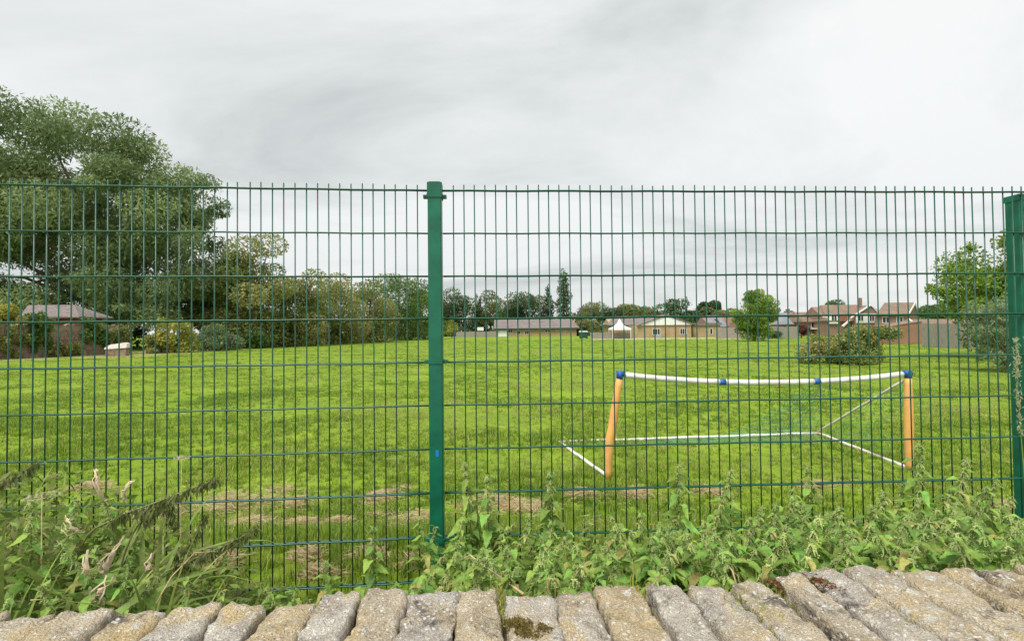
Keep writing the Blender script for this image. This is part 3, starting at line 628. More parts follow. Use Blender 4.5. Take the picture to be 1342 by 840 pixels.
# timber fences: every bay a panel of its own between posts
def timber_fence(label, pA, pB, h, nb, name='timber_fence'):
    d = pB - pA; ln = d.length; ang = math.atan2(d.y, d.x)
    t_ = thing(name, label, 'fence', pA, ang)
    g = np.random.default_rng(int(ln * 100)); bw = ln / nb
    for k in range(nb):
        mb = MB(); x = k * bw + .06
        hh = h * g.uniform(.95, 1.04)
        while x < (k + 1) * bw - .05:
            xe = min(x + .115, (k + 1) * bw - .045); y = g.uniform(-.012, .012)
            mb.box((x, y, .03), (xe - .012, y + .02, hh + g.uniform(-.03, .03))); x = xe
        mb.box((k * bw + .05, .035, .4), ((k + 1) * bw - .05, .08, .5)); mb.box((k * bw + .05, .035, hh - .4), ((k + 1) * bw - .05, .08, hh - .3))
        mb.obj('fence_panel', M['wood'], t_)
    pm = MB().box((-.05, -.03, -.1), (.05, .07, h + .06)).mesh('fence_post', M['wood'])
    for k in range(nb + 1): link('fence_post', pm, t_, (k * bw, .02, 0))
timber_fence('grey timber board fence right of the red brick outhouse', gnd(1209, 454.5), gnd(1300, 458.5), 1.95, 4)
timber_fence('pale timber garden fence below the blue grey roof', gnd(1006, 443.6), gnd(1045, 443.4), 1.9, 3)
timber_fence('brown low timber fence between the hall extension and round tree', gnd(938, 443.6), gnd(1004, 443.8), 1.75, 5)
timber_fence('low playground fence between the green bin and the hall', gnd(774, 444.2), gnd(829, 443.6), 1.15, 6)
timber_fence('low weathered fence left of the long bungalow', gnd(598, 441.9), gnd(650, 441.7), 1.5, 6)
timber_fence('small timber gate fence at the far end of the tree row', gnd(556, 442.6), gnd(575, 442.4), 2.0, 3)
# grey cabinet next to it, white sign, green bin, tent
p = gnd(553, 443.2); t_ = thing('grey_cabinet', 'small blue grey cabinet beside the far timber gate fence', 'cabinet', p)
MB().box((-.5, -.4, 0), (.5, .4, 2.3)).obj('body', M['grey'], t_); MB().box((-.56, -.46, 2.303), (.56, .46, 2.4)).obj('lid', M['binlid'], t_)
p = gnd(630, 441.9) + Vector((0, -.6, 0)); Y = p.y
t_ = thing('white_sign_board', 'plain white sign board above the low fence left of the bungalow', 'sign', p)
z0, z1 = Zp(630, 433.2, Y), Zp(630, 428.8, Y); hw_ = 4.2 * Y / F
MB().box((-hw_, -.03, z0), (hw_, .03, z1)).obj('board', M['render'], t_)
pm = MB().box((-.06, .04, 0), (.06, .14, z1 - .1)).mesh('leg', M['wood']); link('leg', pm, t_, (-hw_ * .7, 0, 0)); link('leg', pm, t_, (hw_ * .7, 0, 0))
p = gnd(765, 443.6); Y = p.y; k = Y / F
t_ = thing('storage_bin', 'dark green storage bin with pale lid right of the bungalow', 'bin', p)
MB().box((-5.2 * k, -.7, .12), (4.6 * k, .7, 8.2 * k)).obj('body', M['bingreen'], t_)
MB().extr([(-5.6 * k, -.8, 8.2 * k + .004), (5.2 * k, -.8, 8.2 * k + .004), (5.2 * k, -.8, 9.2 * k), (3.2 * k, -.8, 10.2 * k), (-4.4 * k, -.8, 10.2 * k), (-5.6 * k, -.8, 9.2 * k)], (0, 1.6, 0)).obj('lid', M['binlid'], t_)
wm = MB().tube([(0, -.05, 0), (0, .05, 0)], .11, 8).mesh('wheel', M['fascia'])
for sx in (-1, 1):
    for sy in (-.6, .6): link('wheel', wm, t_, (sx * 4 * k, sy, .11))
Y = 88; p = Vector((Xp(812, Y), Y, 0)); k = Y / F
t_ = thing('white_tent', 'white peaked canopy tent in front of the grey roofed hall wing', 'tent', p)
zt, zs = Zp(812, 418, Y), Zp(812, 430.5, Y); hw_ = 12.3 * k
ring = []; nseg = 4
for f, z in ((1.0, zs - .28), (1.0, zs), (.52, zs + (zt - zs) * .22), (.22, zs + (zt - zs) * .55), (.03, zt)):
    ring.append([(sx * hw_ * f, sy * hw_ * f, z) for sx, sy in ((-1, -1), (1, -1), (1, 1), (-1, 1))])
mb = MB(); vs = [v for r_ in ring for v in r_]; mb.add(vs, [(i * 4 + j, i * 4 + (j + 1) % 4, i * 4 + 4 + (j + 1) % 4, i * 4 + 4 + j) for i in range(4) for j in range(4)]); mb.obj('canopy', M['canvas'], t_)
pm = MB().box((-.04, -.04, 0), (.04, .04, zs - .05)).mesh('leg', M['upvc'])
for sx in (-1, 1):
    for sy in (-1, 1): link('leg', pm, t_, (sx * (hw_ - .08), sy * (hw_ - .08), 0))

# ------------------------------------------------------------------ old wall, ivy, shed, leaning board at the left
A = gnd(-60, 474); B = gnd(170, 463.5); d = B - A; ang = math.atan2(d.y, d.x); ln = d.length
t_ = thing('old_stone_wall', 'old brown stone boundary wall overgrown with ivy below the shed', 'wall', A, ang)
g = np.random.default_rng(9)
mb = MB(); n_ = 60
top = [2.62 + .10 * math.sin(i * .7) + g.normal() * .05 - (.35 if i > 54 else 0) for i in range(n_ + 1)]
for i in range(n_):
    x0, x1 = ln * i / n_, ln * (i + 1) / n_
    mb.add([(x0, 0, -.2), (x1, 0, -.2), (x1, .02, top[i + 1]), (x0, .02, top[i]), (x0, .45, top[i]), (x1, .45, top[i + 1]), (x1, .45, -.2), (x0, .45, -.2)], [(0, 1, 2, 3), (3, 2, 5, 4), (4, 5, 6, 7)])
mb.add([(0, 0, -.2), (0, .45, -.2), (0, .45, top[0]), (0, .02, top[0])], [(0, 3, 2, 1)]); mb.add([(ln, 0, -.2), (ln, .45, -.2), (ln, .45, top[-1]), (ln, .02, top[-1])], [(0, 1, 2, 3)])
mb.obj('wall_body', M['oldwall'], t_)
# rough stones standing a little proud of its face
mb = MB()
for r_ in range(11):
    x = g.uniform(0, .3)
    while x < ln - .4:
        w_ = g.uniform(.25, .55); h_ = .2
        if r_ * .22 + h_ < 2.35: 
            y_ = -g.uniform(.015, .06); mb.box((x, y_, r_ * .22 + .02), (x + w_ - .03, .015, r_ * .22 + h_))
        x += w_
tag(mb.obj('facing_stones', M['oldwall'], t_), kind='stuff')
def ivy(label, px0, px1, py0, py1, n, pal, seed, out_=.16):
    g = np.random.default_rng(seed); bl = []
    for _ in range(26):
        px = g.uniform(px0, px1); py = g.uniform(py0, py1); dr = at(px, py, 1.0) - Vector((0, 0, CAMZ)); tq = (A.x * d.y - A.y * d.x) / (dr.x * d.y - dr.y * d.x) * .994; q = Vector((dr.x * tq, dr.y * tq, CAMZ + dr.z * tq)); r_ = g.uniform(.25, .5)
        bl.append((q.x, q.y, max(.1, q.z), r_, out_, r_))
    c = bl[0]; bl2 = [(b[0] - c[0], b[1] - c[1], b[2], *b[3:]) for b in bl]
    t_ = thing('ivy_plant', label, 'ivy', (c[0], c[1], 0), 0, 'ivy on the old wall')
    link('leaves', crown_mesh('leaves', bl2, n, .17, PAL[pal], .5, .8, seed=seed), t_)
ivy('thick green ivy spilling over the wall left of the bare patch', 36, 66, 414, 462, 2600, 'mid', 21)
ivy('green ivy hanging on the wall right of the bare patch', 102, 138, 418, 448, 2400, 'mid', 22)
ivy('brownish dry creeper on the wall at the left edge', -50, 34, 420, 468, 3600, 'olive', 23)
ivy('dry creeper covering the low right end of the old wall', 138, 172, 428, 462, 1800, 'olive', 24)
ivy('low brown green creeper along the foot of the bare wall patch', 62, 106, 452, 468, 1400, 'brownish', 25)
Y = 41; t0 = at(38, 400, Y)
t_ = thing('garden_shed', 'small shed with grey felt roof and red brown gable behind the old wall', 'shed', (t0.x, Y, 0))
k = Y / F; zr = t0.z; ze = Zp(80, 416, Y); w = (98 - 38) * k
b = MB(); b.box((.5, -1.2, 0), (w + 1.3, 1.2, ze - .12)); b.obj('wall', M['woodred'], t_)
b = MB(); b.extr([(.28, -1.25, ze - .05), (.28, 1.25, ze - .05), (.0, 0, zr - .12)], (.5, 0, 0)); b.obj('gable', M['woodred'], t_)
b = MB(); v = [(-.1, 0, zr), (w, 0, zr), (w + 1.9, -1.7, ze), (.9, -1.7, ze), (.9, 1.7, ze), (w + 1.9, 1.7, ze)]
b.add(v + [(x, y, z - .1) for x, y, z in v], [(0, 3, 2, 1), (1, 5, 4, 0), (1, 2, 5), (6, 7, 8, 9), (7, 6, 10, 11), (3, 9, 8, 2), (2, 8, 11, 5), (0, 6, 9, 3)]); b.obj('roof', M['felt'], t_)
p = gnd(155, 466.5); t_ = thing('low_trough', 'low brown trough with a pale lid at the end of the old wall', 'trough', p, R(12))
k = p.y / F
MB().box((-12 * k, -.32, 0), (11 * k, .2, 9 * k)).obj('body', M['oldwall'], t_)
MB().extr([(-13 * k, -.36, 9 * k + .003), (12 * k, -.36, 10.5 * k), (12 * k, -.30, 16 * k), (9 * k, -.28, 17.5 * k), (-7 * k, -.28, 15 * k), (-13 * k, -.34, 11 * k)], (0, .5, 0)).obj('lid', M['worn'], t_)

# ------------------------------------------------------------------ grass, as instanced tufts (nobody could count it)
def tuft_mesh(name, nbl, h, spread, w, pal, seed, flat=.35):
    g = np.random.default_rng(seed); V = []; Q = []; Cc = []; pal = np.asarray(pal)
    for _ in range(nbl):
        a = g.uniform(0, 2 * math.pi); r_ = spread * math.sqrt(g.random()); p = np.array([r_ * math.cos(a), r_ * math.sin(a), -.01])
        hd = g.uniform(0, 2 * math.pi); L_ = h * g.uniform(.5, 1.15); ben = g.uniform(.1, 1.0) * flat
        dirv = np.array([math.cos(hd), math.sin(hd), 0]); sd = np.array([-math.sin(hd), math.cos(hd), 0]) * w * .5
        p1 = p + dirv * L_ * ben * .35 + np.array([0, 0, L_ * .6]); p2 = p + dirv * L_ * ben + np.array([0, 0, L_ * (1 - ben * .35)])
        i = len(V); V += [p - sd, p + sd, p1 + sd * .8, p1 - sd * .8, p2 + sd * .15, p2 - sd * .15]
        Q += [(i, i + 1, i + 2, i + 3), (i + 3, i + 2, i + 4, i + 5)]
        c = pal[g.integers(0, len(pal))] * g.uniform(.75, 1.25); Cc += [c] * 6
    return npmesh(name, np.array(V), np.array(Q), M['turf'], np.array(Cc))
M['turf'] = leaf_mat('turf_blades', trans=.5, rough=.5)
GRASS = [(.235, .37, .024), (.285, .42, .03), (.33, .45, .045), (.44, .46, .13), (.165, .29, .025), (.255, .395, .028)]
protos = bpy.data.collections.new('grass_tufts')
TINTS = [((1, 1, 1), 22, .055, .05, .0055), ((1.12, 1.06, 1.3), 22, .045, .06, .005), ((.80, .84, .8), 18, .085, .05, .006), ((.68, .78, .85), 26, .06, .06, .0055), ((1.32, 1.08, 2.2), 20, .06, .06, .0045), ((1.55, 1.10, 4.0), 14, .05, .07, .004)]
for i, (tn_, nb_, h_, s_, w_) in enumerate(TINTS):
    po = bpy.data.objects.new('grass_tuft_%d' % i, tuft_mesh('grass_tuft', nb_, h_, s_, w_, [tuple(a * b for a, b in zip(c, tn_)) for c in GRASS], 40 + i, .75)); protos.objects.link(po)
HAY = [(285,668,40),(335,688,34),(300,655,46),(395,662,24),(395,690,30),(445,688,26),(505,655,34),(535,682,36),(520,700,22),(262,752,26),(300,756,20),(400,752,26),(418,770,24),(540,755,16),(640,662,30),(690,668,34),(760,650,26),(840,650,30),(640,700,24),(1318,668,22),(930,648,24),(1080,640,20),(180,680,30),(120,640,24),(480,735,24)]
def hay_at(px, py):
    q = gnd(px, py, .25)
    for _ in range(6):
        q = gnd(px, py, float(gz(q.x, q.y)))
        if q.y < 2.6: break
    return q
HAYP = [(hay_at(px, py), r_) for px, py, r_ in HAY]
pts = []
for y0, y1, dens, sc in [(2.0, 2.42, 300, .8), (2.42, 4.0, 420, 1.0), (4.0, 6.5, 300, 1.0), (6.5, 10, 150, 1.25), (10, 16, 60, 1.6), (16, 26, 22, 2.2), (26, 48, 7, 3.0), (48, 85, 2.2, 4.0)]:
    xm = 1.12 * y1 + .6; n_ = int((y1 - y0) * 2 * xm * dens)
    yy = rng.uniform(y0, y1, n_); xx = rng.uniform(-xm, xm, n_); keep = np.abs(xx) < 1.10 * yy + .6
    xx, yy = xx[keep], yy[keep]
    pn = np.array([mnoise.fractal(Vector((a * .5, b_ * .5, 0)), 1.0, 2.0, 4) for a, b_ in zip(xx, yy)])
    # worn, thinner turf near the verge
    bare = (yy < 5.6) * 1.0
    k2 = rng.random(len(xx)) < np.clip(.92 + pn * .7 - bare * .12, .2, 1)
    for q, rp in HAYP:
        rr_ = rp * q.y / F * 1.05; k2 &= ~((((xx - q.x) / rr_) ** 2 + ((yy - q.y) / (rr_ * .8)) ** 2 < 1) & (rng.random(len(xx)) < .55))
    xx, yy, pn = xx[k2], yy[k2], pn[k2]
    s_ = sc * rng.uniform(.65, 1.2, len(xx)) * np.clip(1 + pn * .5, .55, 1.5)
    patch = np.array([mnoise.fractal(Vector((a * .22 + 7, b_ * .35 + 3, 5)), 1.0, 2.0, 5) for a, b_ in zip(xx, yy)]) + rng.normal(size=len(xx)) * .33
    idx = np.digitize(patch, [-.55, -.25, .15, .50, .80]); idx = np.array([3, 2, 0, 1, 4, 5])[idx]
    zf = np.interp(yy, [2.4, 3.6, 8, 14, 30], [1.5, 1.15, 1.0, .62, .42])
    pts.append(np.stack([xx, yy, gz(xx, yy), s_, rng.uniform(0, 6.28, len(xx)), s_ * zf, idx], 1))
P = np.concatenate(pts)
def instancer(name, P, coll, label):
    me = bpy.data.meshes.new(name); me.vertices.add(len(P)); me.vertices.foreach_set('co', P[:, :3].astype(np.float32).ravel())
    a = me.attributes.new('scl', 'FLOAT_VECTOR', 'POINT'); a.data.foreach_set('vector', P[:, [3, 3, 5]].astype(np.float32).ravel())
    a = me.attributes.new('yaw', 'FLOAT', 'POINT'); a.data.foreach_set('value', P[:, 4].astype(np.float32))
    o = link(name, me); ng = bpy.data.node_groups.new(name, 'GeometryNodeTree')
    ng.interface.new_socket('Geometry', in_out='INPUT', socket_type='NodeSocketGeometry'); ng.interface.new_socket('Geometry', in_out='OUTPUT', socket_type='NodeSocketGeometry')
    gi = ng.nodes.new('NodeGroupInput'); go = ng.nodes.new('NodeGroupOutput'); ip = ng.nodes.new('GeometryNodeInstanceOnPoints'); ci = ng.nodes.new('GeometryNodeCollectionInfo')
    ci.inputs['Collection'].default_value = coll; ci.inputs['Separate Children'].default_value = True; ci.inputs['Reset Children'].default_value = True
    ip.inputs['Pick Instance'].default_value = True
    n1 = ng.nodes.new('GeometryNodeInputNamedAttribute'); n1.data_type = 'FLOAT_VECTOR'; n1.inputs['Name'].default_value = 'scl'
    n2 = ng.nodes.new('GeometryNodeInputNamedAttribute'); n2.data_type = 'FLOAT'; n2.inputs['Name'].default_value = 'yaw'
    a = me.attributes.new('idx', 'INT', 'POINT'); a.data.foreach_set('value', P[:, 6].astype(np.int32))
    n3 = ng.nodes.new('GeometryNodeInputNamedAttribute'); n3.data_type = 'INT'; n3.inputs['Name'].default_value = 'idx'
    cx = ng.nodes.new('ShaderNodeCombineXYZ'); l = ng.links.new; l(n3.outputs[0], ip.inputs['Instance Index'])
    l(n2.outputs[0], cx.inputs['Z']); l(gi.outputs[0], ip.inputs['Points']); l(ci.outputs[0], ip.inputs['Instance']); l(cx.outputs[0], ip.inputs['Rotation']); l(n1.outputs[0], ip.inputs['Scale']); l(ip.outputs[0], go.inputs[0])
    md = o.modifiers.new('tufts', 'NODES'); md.node_group = ng
    return tag(o, label, None, None, 'stuff')
instancer('grass', P, protos, 'short bright green grass covering the playing field')

# dead mown grass lying in clumps on the bank
def hay():
    g = np.random.default_rng(77); V = []; 
    C, AX, LN = [], [], []
    for q, rpx in HAYP:
        r_ = rpx * q.y / F; n_ = int(420 * min(2.6, (r_ / .2) ** 1.3))
        sub = g.normal(size=(5, 2)) * [r_ * .55, r_ * .42]; ks = g.integers(0, 5, n_); x = q.x + sub[ks, 0] + g.normal(size=n_) * r_ * np.where(g.random(n_) < .3, .75, .26); y = q.y + sub[ks, 1] + g.normal(size=n_) * r_ * np.where(g.random(n_) < .3, .5, .18); rr = np.minimum(r_, np.hypot(x - q.x, y - q.y))
        z = gz(x, y) + .012 + g.random(n_) * .075 * (1 - .8 * (rr / r_) ** 2)
        C.append(np.stack([x, y, z], 1)); a = g.uniform(0, 6.28, n_); AX.append(np.stack([np.cos(a), np.sin(a), g.normal(size=n_) * .25], 1)); LN.append(g.uniform(.05, .14, n_))
    n_ = 5200; yy = 3.2 + 17 * g.random(n_) ** 1.3; xx = g.uniform(-1.05, 1.05, n_) * yy; kk = np.array([mnoise.noise(Vector((a * .6, b_ * .6, 2))) for a, b_ in zip(xx, yy)]) > -.15
    xx, yy = xx[kk], yy[kk]; n_ = len(xx); C.append(np.stack([xx, yy, gz(xx, yy) + g.uniform(.015, .055, n_)], 1)); a = g.uniform(0, 6.28, n_)
    AX.append(np.stack([np.cos(a), np.sin(a), g.normal(size=n_) * .3], 1)); LN.append(g.uniform(.03, .08, n_) * np.clip(yy / 6, 1, 2))
    C = np.concatenate(C); AX = np.concatenate(AX); LN = np.concatenate(LN)
    nr = np.tile([0, -.6, .8], (len(C), 1)) + g.normal(size=(len(C), 3)) * .3
    v = leaf_quads(C, AX, nr, LN, LN * 0 + .007)
    col = np.array([(.66, .50, .32), (.56, .41, .25), (.74, .61, .42), (.48, .37, .22), (.52, .50, .20)])[g.integers(0, 5, len(C))]
    tag(link('dead_grass', npmesh('dead_grass', v, np.arange(len(C) * 4).reshape(-1, 4), M['turf'], np.repeat(col, 4, 0))), 'clumps of dry brown mown grass lying along the fence', kind='stuff')
hay()

# ------------------------------------------------------------------ goal
def goal():
    fl, fr = gnd(797, 628), gnd(1192, 617); bl_, br_ = gnd(733, 581.5), gnd(1073, 570)
    tl = at(812, 490, fl.y + .02); tr = at(1190, 489, fr.y)
    ctr = (fl + fr) / 2
    t_ = thing('football_goal', 'small football goal with sagging white crossbar and orange posts', 'goal', ctr)
    lo = lambda p: Vector(p) - ctr
    # crossbar: three sagging lengths joined by blue couplings
    def cbp(f): 
        p = tl.lerp(tr, f); s = 4 * f * (1 - f); return Vector((p.x, p.y, p.z - .105 * s ** .9))
    fs = [0.015, .348, .675, .985]
    for a, b in zip(fs[:-1], fs[1:]):
        MB().tube([lo(cbp(a + .006 + (b - a - .012) * i / 10)) for i in range(11)], .033, 12).obj('crossbar', M['white'], t_, True)
    for f in fs[1:-1]:
        MB().tube([lo(cbp(f - .010)), lo(cbp(f + .010))], .037, 12).obj('coupling', M['blue'], t_, True)
    for e_, s_ in ((tl, 1), (tr, -1)):
        mb = MB(); e2 = lo(e_); ax = (tr - tl).normalized() * s_
        mb.tube([e2 - ax * .030, e2 + ax * .05], .0355, 12); mb.tube([e2 + Vector((0, 0, .012)), e2 - Vector((0, 0, .06))], .037, 12); mb.obj('corner_joint', M['blue'], t_, True)
    # orange posts: bowed, cut flat like split pipe sleeves, narrower at the ends
    for a, b, bow, lbl in ((fl, tl, -.035, 'orange post leaning at the left end'), (fr, tr, .0, 'orange post at the right end scuffed near the ground')):
        pts, rad = [], []
        for i in range(13):
            f = i / 12; p = a.lerp(b - Vector((0, 0, .05)), f); p.x += bow * math.sin(f * math.pi) * (1 if f < .5 else .6); pts.append(lo(p)); rad.append(.036 + .014 * math.sin(f * math.pi))
        MB().tube(pts, rad, 12).obj('post', M['orange'], t_, True)['label'] = lbl
    def bar(a, b, r_, m_, nm, lift=.03):
        up = Vector((0, 0, lift)); a = lo(a) + up; b = lo(b) + up
        pts = [a.lerp(b, i / 8) + Vector((0, 0, .004 * math.sin(i * 2.1))) for i in range(9)]
        MB().tube(pts, r_, 10).obj(nm, m_, t_, True)
    bar(bl_, br_, .021, M['white'], 'ground_bar'); bar(fl, bl_, .021, M['white'], 'ground_bar'); bar(fr, br_, .021, M['worn'], 'ground_bar')
    bar(br_ + Vector((0, 0, .03)), tr - Vector((0, 0, .09)), .018, M['worn'], 'brace')
    # torn net: cords hanging from the crossbar and the brace to the ground bar
    mb = MB(); g = np.random.default_rng(4)
    def sheet(top_pts, bot_pts, nu, nv, sag):
        top_pts = [lo(p) for p in top_pts]; bot_pts = [lo(p) for p in bot_pts]; gr = []
        for i in range(nu + 1):
            a = top_pts[0].lerp(top_pts[1], i / nu); b = bot_pts[0].lerp(bot_pts[1], i / nu); row = []
            for j in range(nv + 1):
                f = j / nv; p = a.lerp(b, f); p.z -= sag * math.sin(f * math.pi); p += Vector(g.normal(size=3)) * .012; p.z = max(p.z, .02); row.append(p)
            gr.append(row)
        for i in range(nu + 1):
            mb.tube(gr[i], .0022, 3, False)
        for j in range(nv + 1):
            mb.tube([gr[i][j] for i in range(nu + 1)], .0022, 3, False)
    sheet((cbp(.66), cbp(.72)), (bl_.lerp(br_, .55), bl_.lerp(br_, .97)), 7, 14, .12)
    sheet((tr - Vector((.05, 0, .12)), tr.lerp(br_, .45)), (fr.lerp(br_, .25), br_), 6, 12, .08)
    sheet((bl_.lerp(br_, .35), bl_.lerp(br_, .98)), (bl_.lerp(br_, .38) - Vector((0, .35, 0)), bl_.lerp(br_, .95) - Vector((0, .55, 0))), 14, 6, .0)
    sheet((bl_, bl_.lerp(br_, .45)), (bl_ + Vector((.3, -.14, 0)), bl_.lerp(br_, .45) - Vector((0, .2, 0))), 12, 3, 0)
    mb.obj('net', M['net'], t_)
goal()

# ------------------------------------------------------------------ green mesh fence
P0 = Vector((-.352, 2.25, 0)); PL = Vector((-2.21, 2.09, 0)); PR = Vector((2.42, 2.374, 0))
ZT = CAMZ + .655
def mesh_panel(label, a, dirv, s0, s1, first, ang_name):
    """a = post centre; dirv = unit direction; wires from s0 to s1 metres along it"""
    ang = math.atan2(dirv.y, dirv.x)
    t_ = thing('mesh_fence_panel', label, 'fence panel', (a.x, a.y, 0), ang, 'green mesh fence panels')
    vm = MB().tube([(0, 0, ZT - 1.83), (0, 0, ZT - .9), (0, 0, ZT + .028)], .0029, 7).mesh('vertical_wire', M['wire'], True)
    s = first
    while (s0 <= s <= s1):
        o_ = link('vertical_wire', vm, t_, (s, random.uniform(-.0008, .0008), random.uniform(-.002, .002))); o_.rotation_euler = (0, random.gauss(0, .0010), random.uniform(0, 6)); s += .05 * (1 if first > 0 else -1)
    ln_ = s1 - s0
    g = random.Random(3)
    hm = MB().tube([(s0 + ln_ * i / 24, 0, .0012 * math.sin(i * 1.7)) for i in range(25)], .0038, 7).mesh('horizontal_wire', M['wire'], True)
    for k in range(10):
        for sy in (-1, 1): link('horizontal_wire', hm, t_, (0, sy * .0068, ZT - .2 * k + g.gauss(0, .0012)))
dL = (P0 - PL).normalized(); dR = (PR - P0).normalized()
mesh_panel('green welded mesh panel left of the middle fence post', P0, dL, -2.78, -.034, -.084, 'l')
mesh_panel('green welded mesh panel between the middle post and the right hand post', P0, dR, .034, 2.95, .081, 'r')
# middle post
t_ = thing('fence_post', 'slim green square steel fence post with a small blue sticker', 'fence post', P0 + Vector((0, -.012, 0)), math.atan2(dR.y, dR.x))
hw_ = .0315; ch = .005
prof = lambda w, c: [(-w + c, -w, 0), (w - c, -w, 0), (w, -w + c, 0), (w, w - c, 0), (w - c, w, 0), (-w + c, w, 0), (-w, w - c, 0), (-w, -w + c, 0)]
zt = CAMZ + .672
MB().extr([(x, y, .2) for x, y, z in prof(hw_, ch)], (0, 0, zt - .2)).obj('pole', M['green'], t_)
mb = MB(); mb.extr([(x, y, zt - .048) for x, y, z in prof(hw_ + .0025, ch)], (0, 0, .060)); mb.extr([(x, y, zt + .012) for x, y, z in prof(hw_ - .004, ch)], (0, 0, .004)); mb.obj('cap', M['green'], t_)
for zc in (zt - .058, CAMZ - .148, CAMZ - .96):
    mb = MB(); mb.extr([(x, y, zc) for x, y, z in prof(hw_ + .004, ch)], (0, 0, .018))
    for sx in (-1, 1): mb.box((sx * (hw_ + .013) - .009, -.014, zc + .002), (sx * (hw_ + .013) + .009, .012, zc + .016))
    c_ = mb.obj('clamp', M['green'], t_)
    mb = MB()
    for sx in (-1, 1): mb.tube([(sx * (hw_ + .013), -.014, zc + .009), (sx * (hw_ + .013), -.019, zc + .009)], .0045, 6)
    mb.obj('bolt', M['green'], c_)
zs = at(573.5, 594, P0.y - .045).z
MB().extr([(-.002, -hw_ - .0015, zs - .016), (.012, -hw_ - .0015, zs - .016), (.012, -hw_ - .0015, zs + .014), (-.002, -hw_ - .0015, zs + .014)], (0, .0008, 0)).obj('sticker', M['sticker'], t_)
# right-hand post, standing behind the mesh
sz = .072
pr = at(1316.5, 262, PR.y + .012 + sz)
t_ = thing('fence_post', 'green fence post cut off by the right edge of the photo', 'fence post', (pr.x, PR.y + .012, 0), math.atan2(dR.y, dR.x))
pf = [(.004, 0), (.030, 0), (.033, .003), (.039, .003), (.042, 0), (sz - .004, 0), (sz, .004), (sz, sz - .004), (sz - .004, sz), (.004, sz), (0, sz - .004), (0, sz * .58), (.003, sz * .54), (.003, sz * .46), (0, sz * .42), (0, .004)]
zt = at(1330, 256, PR.y).z
MB().extr([(x, y, .2) for x, y in pf], (0, 0, zt - .2)).obj('pole', M['green'], t_)
b = MB(); e_ = .003; c4 = [(-e_, -e_), (sz + e_, -e_), (sz + e_, sz + e_), (-e_, sz + e_)]
b.add([(x, y, zt - .02) for x, y in c4] + [(x, y, zt + .010) for x, y in c4] + [(sz / 2, sz / 2, zt + .02)], [(3, 2, 1, 0), (0, 1, 5, 4), (1, 2, 6, 5), (2, 3, 7, 6), (3, 0, 4, 7), (4, 5, 8), (5, 6, 8), (6, 7, 8), (7, 4, 8)]); b.obj('cap', M['green'], t_)
for dz in (.065, .86, 1.6):
    mb = MB(); mb.box((.012, -.030, zt - dz - .012), (sz - .01, -.026, zt - dz + .012)); c_ = mb.obj('clamp', M['green'], t_)
    MB().tube([(.016, -.0305, zt - dz), (.016, -.037, zt - dz)], .006, 6).obj('bolt', M['steel'], c_)

# ------------------------------------------------------------------ low wall with upright coping stones
WA = math.atan2(.181, 2.4); wd = Vector((math.cos(WA), math.sin(WA), 0)); wn = Vector((-math.sin(WA), math.cos(WA), 0))
WZ = CAMZ - .605                                            # general top of the coping
wo = at(0, 802, 1.045); wo.z = 0                            # back edge where it leaves the frame at the left
t_ = thing('stone_wall', 'low wall topped with weathered upright limestone coping stones along the bottom', 'wall', wo, WA)
def back(px, py):                                           # distance along the wall of a back-edge pixel
    dr = CAMR @ Vector(((px - 671) / F, -(py - 420) / F, -1)); 
    # intersect in plan with the back-edge line
    den = dr.x * wd.y - dr.y * wd.x; s = (wo.x * dr.y - wo.y * dr.x) / (wd.x * dr.y - wd.y * dr.x) * -1
    tt = (wo.x * wd.y - wo.y * wd.x) / den
    p = dr * tt; return (p - wo).dot(wd), CAMZ + p.z
joints = [(-215,815),(-150,812),(-72,810),(3,806),(77,800),(156,803),(223,794),(292,791),(352,788),(417,783),(474,777),(533,774),(599,775),(655,777),(722,777),(778,774),(836,768),(891,764),(950,758),(1004,751),(1051,748),(1102,747),(1163,746),(1222,743),(1268,739),(1318,736),(1362,733),(1408,730),(1455,727),(1500,725)]
tops = [813,811,807,801,797,800,794,790,787,775,773,774,775,775,776,769,765,762,760,751,750,747,746,744,742,738,735,732,730]
sm = []
for (a, ya), (b_, yb) in zip(joints[:-1], joints[1:]): sm.append((back(a, ya)[0], back(b_, yb)[0]))
gs = np.random.default_rng(12)
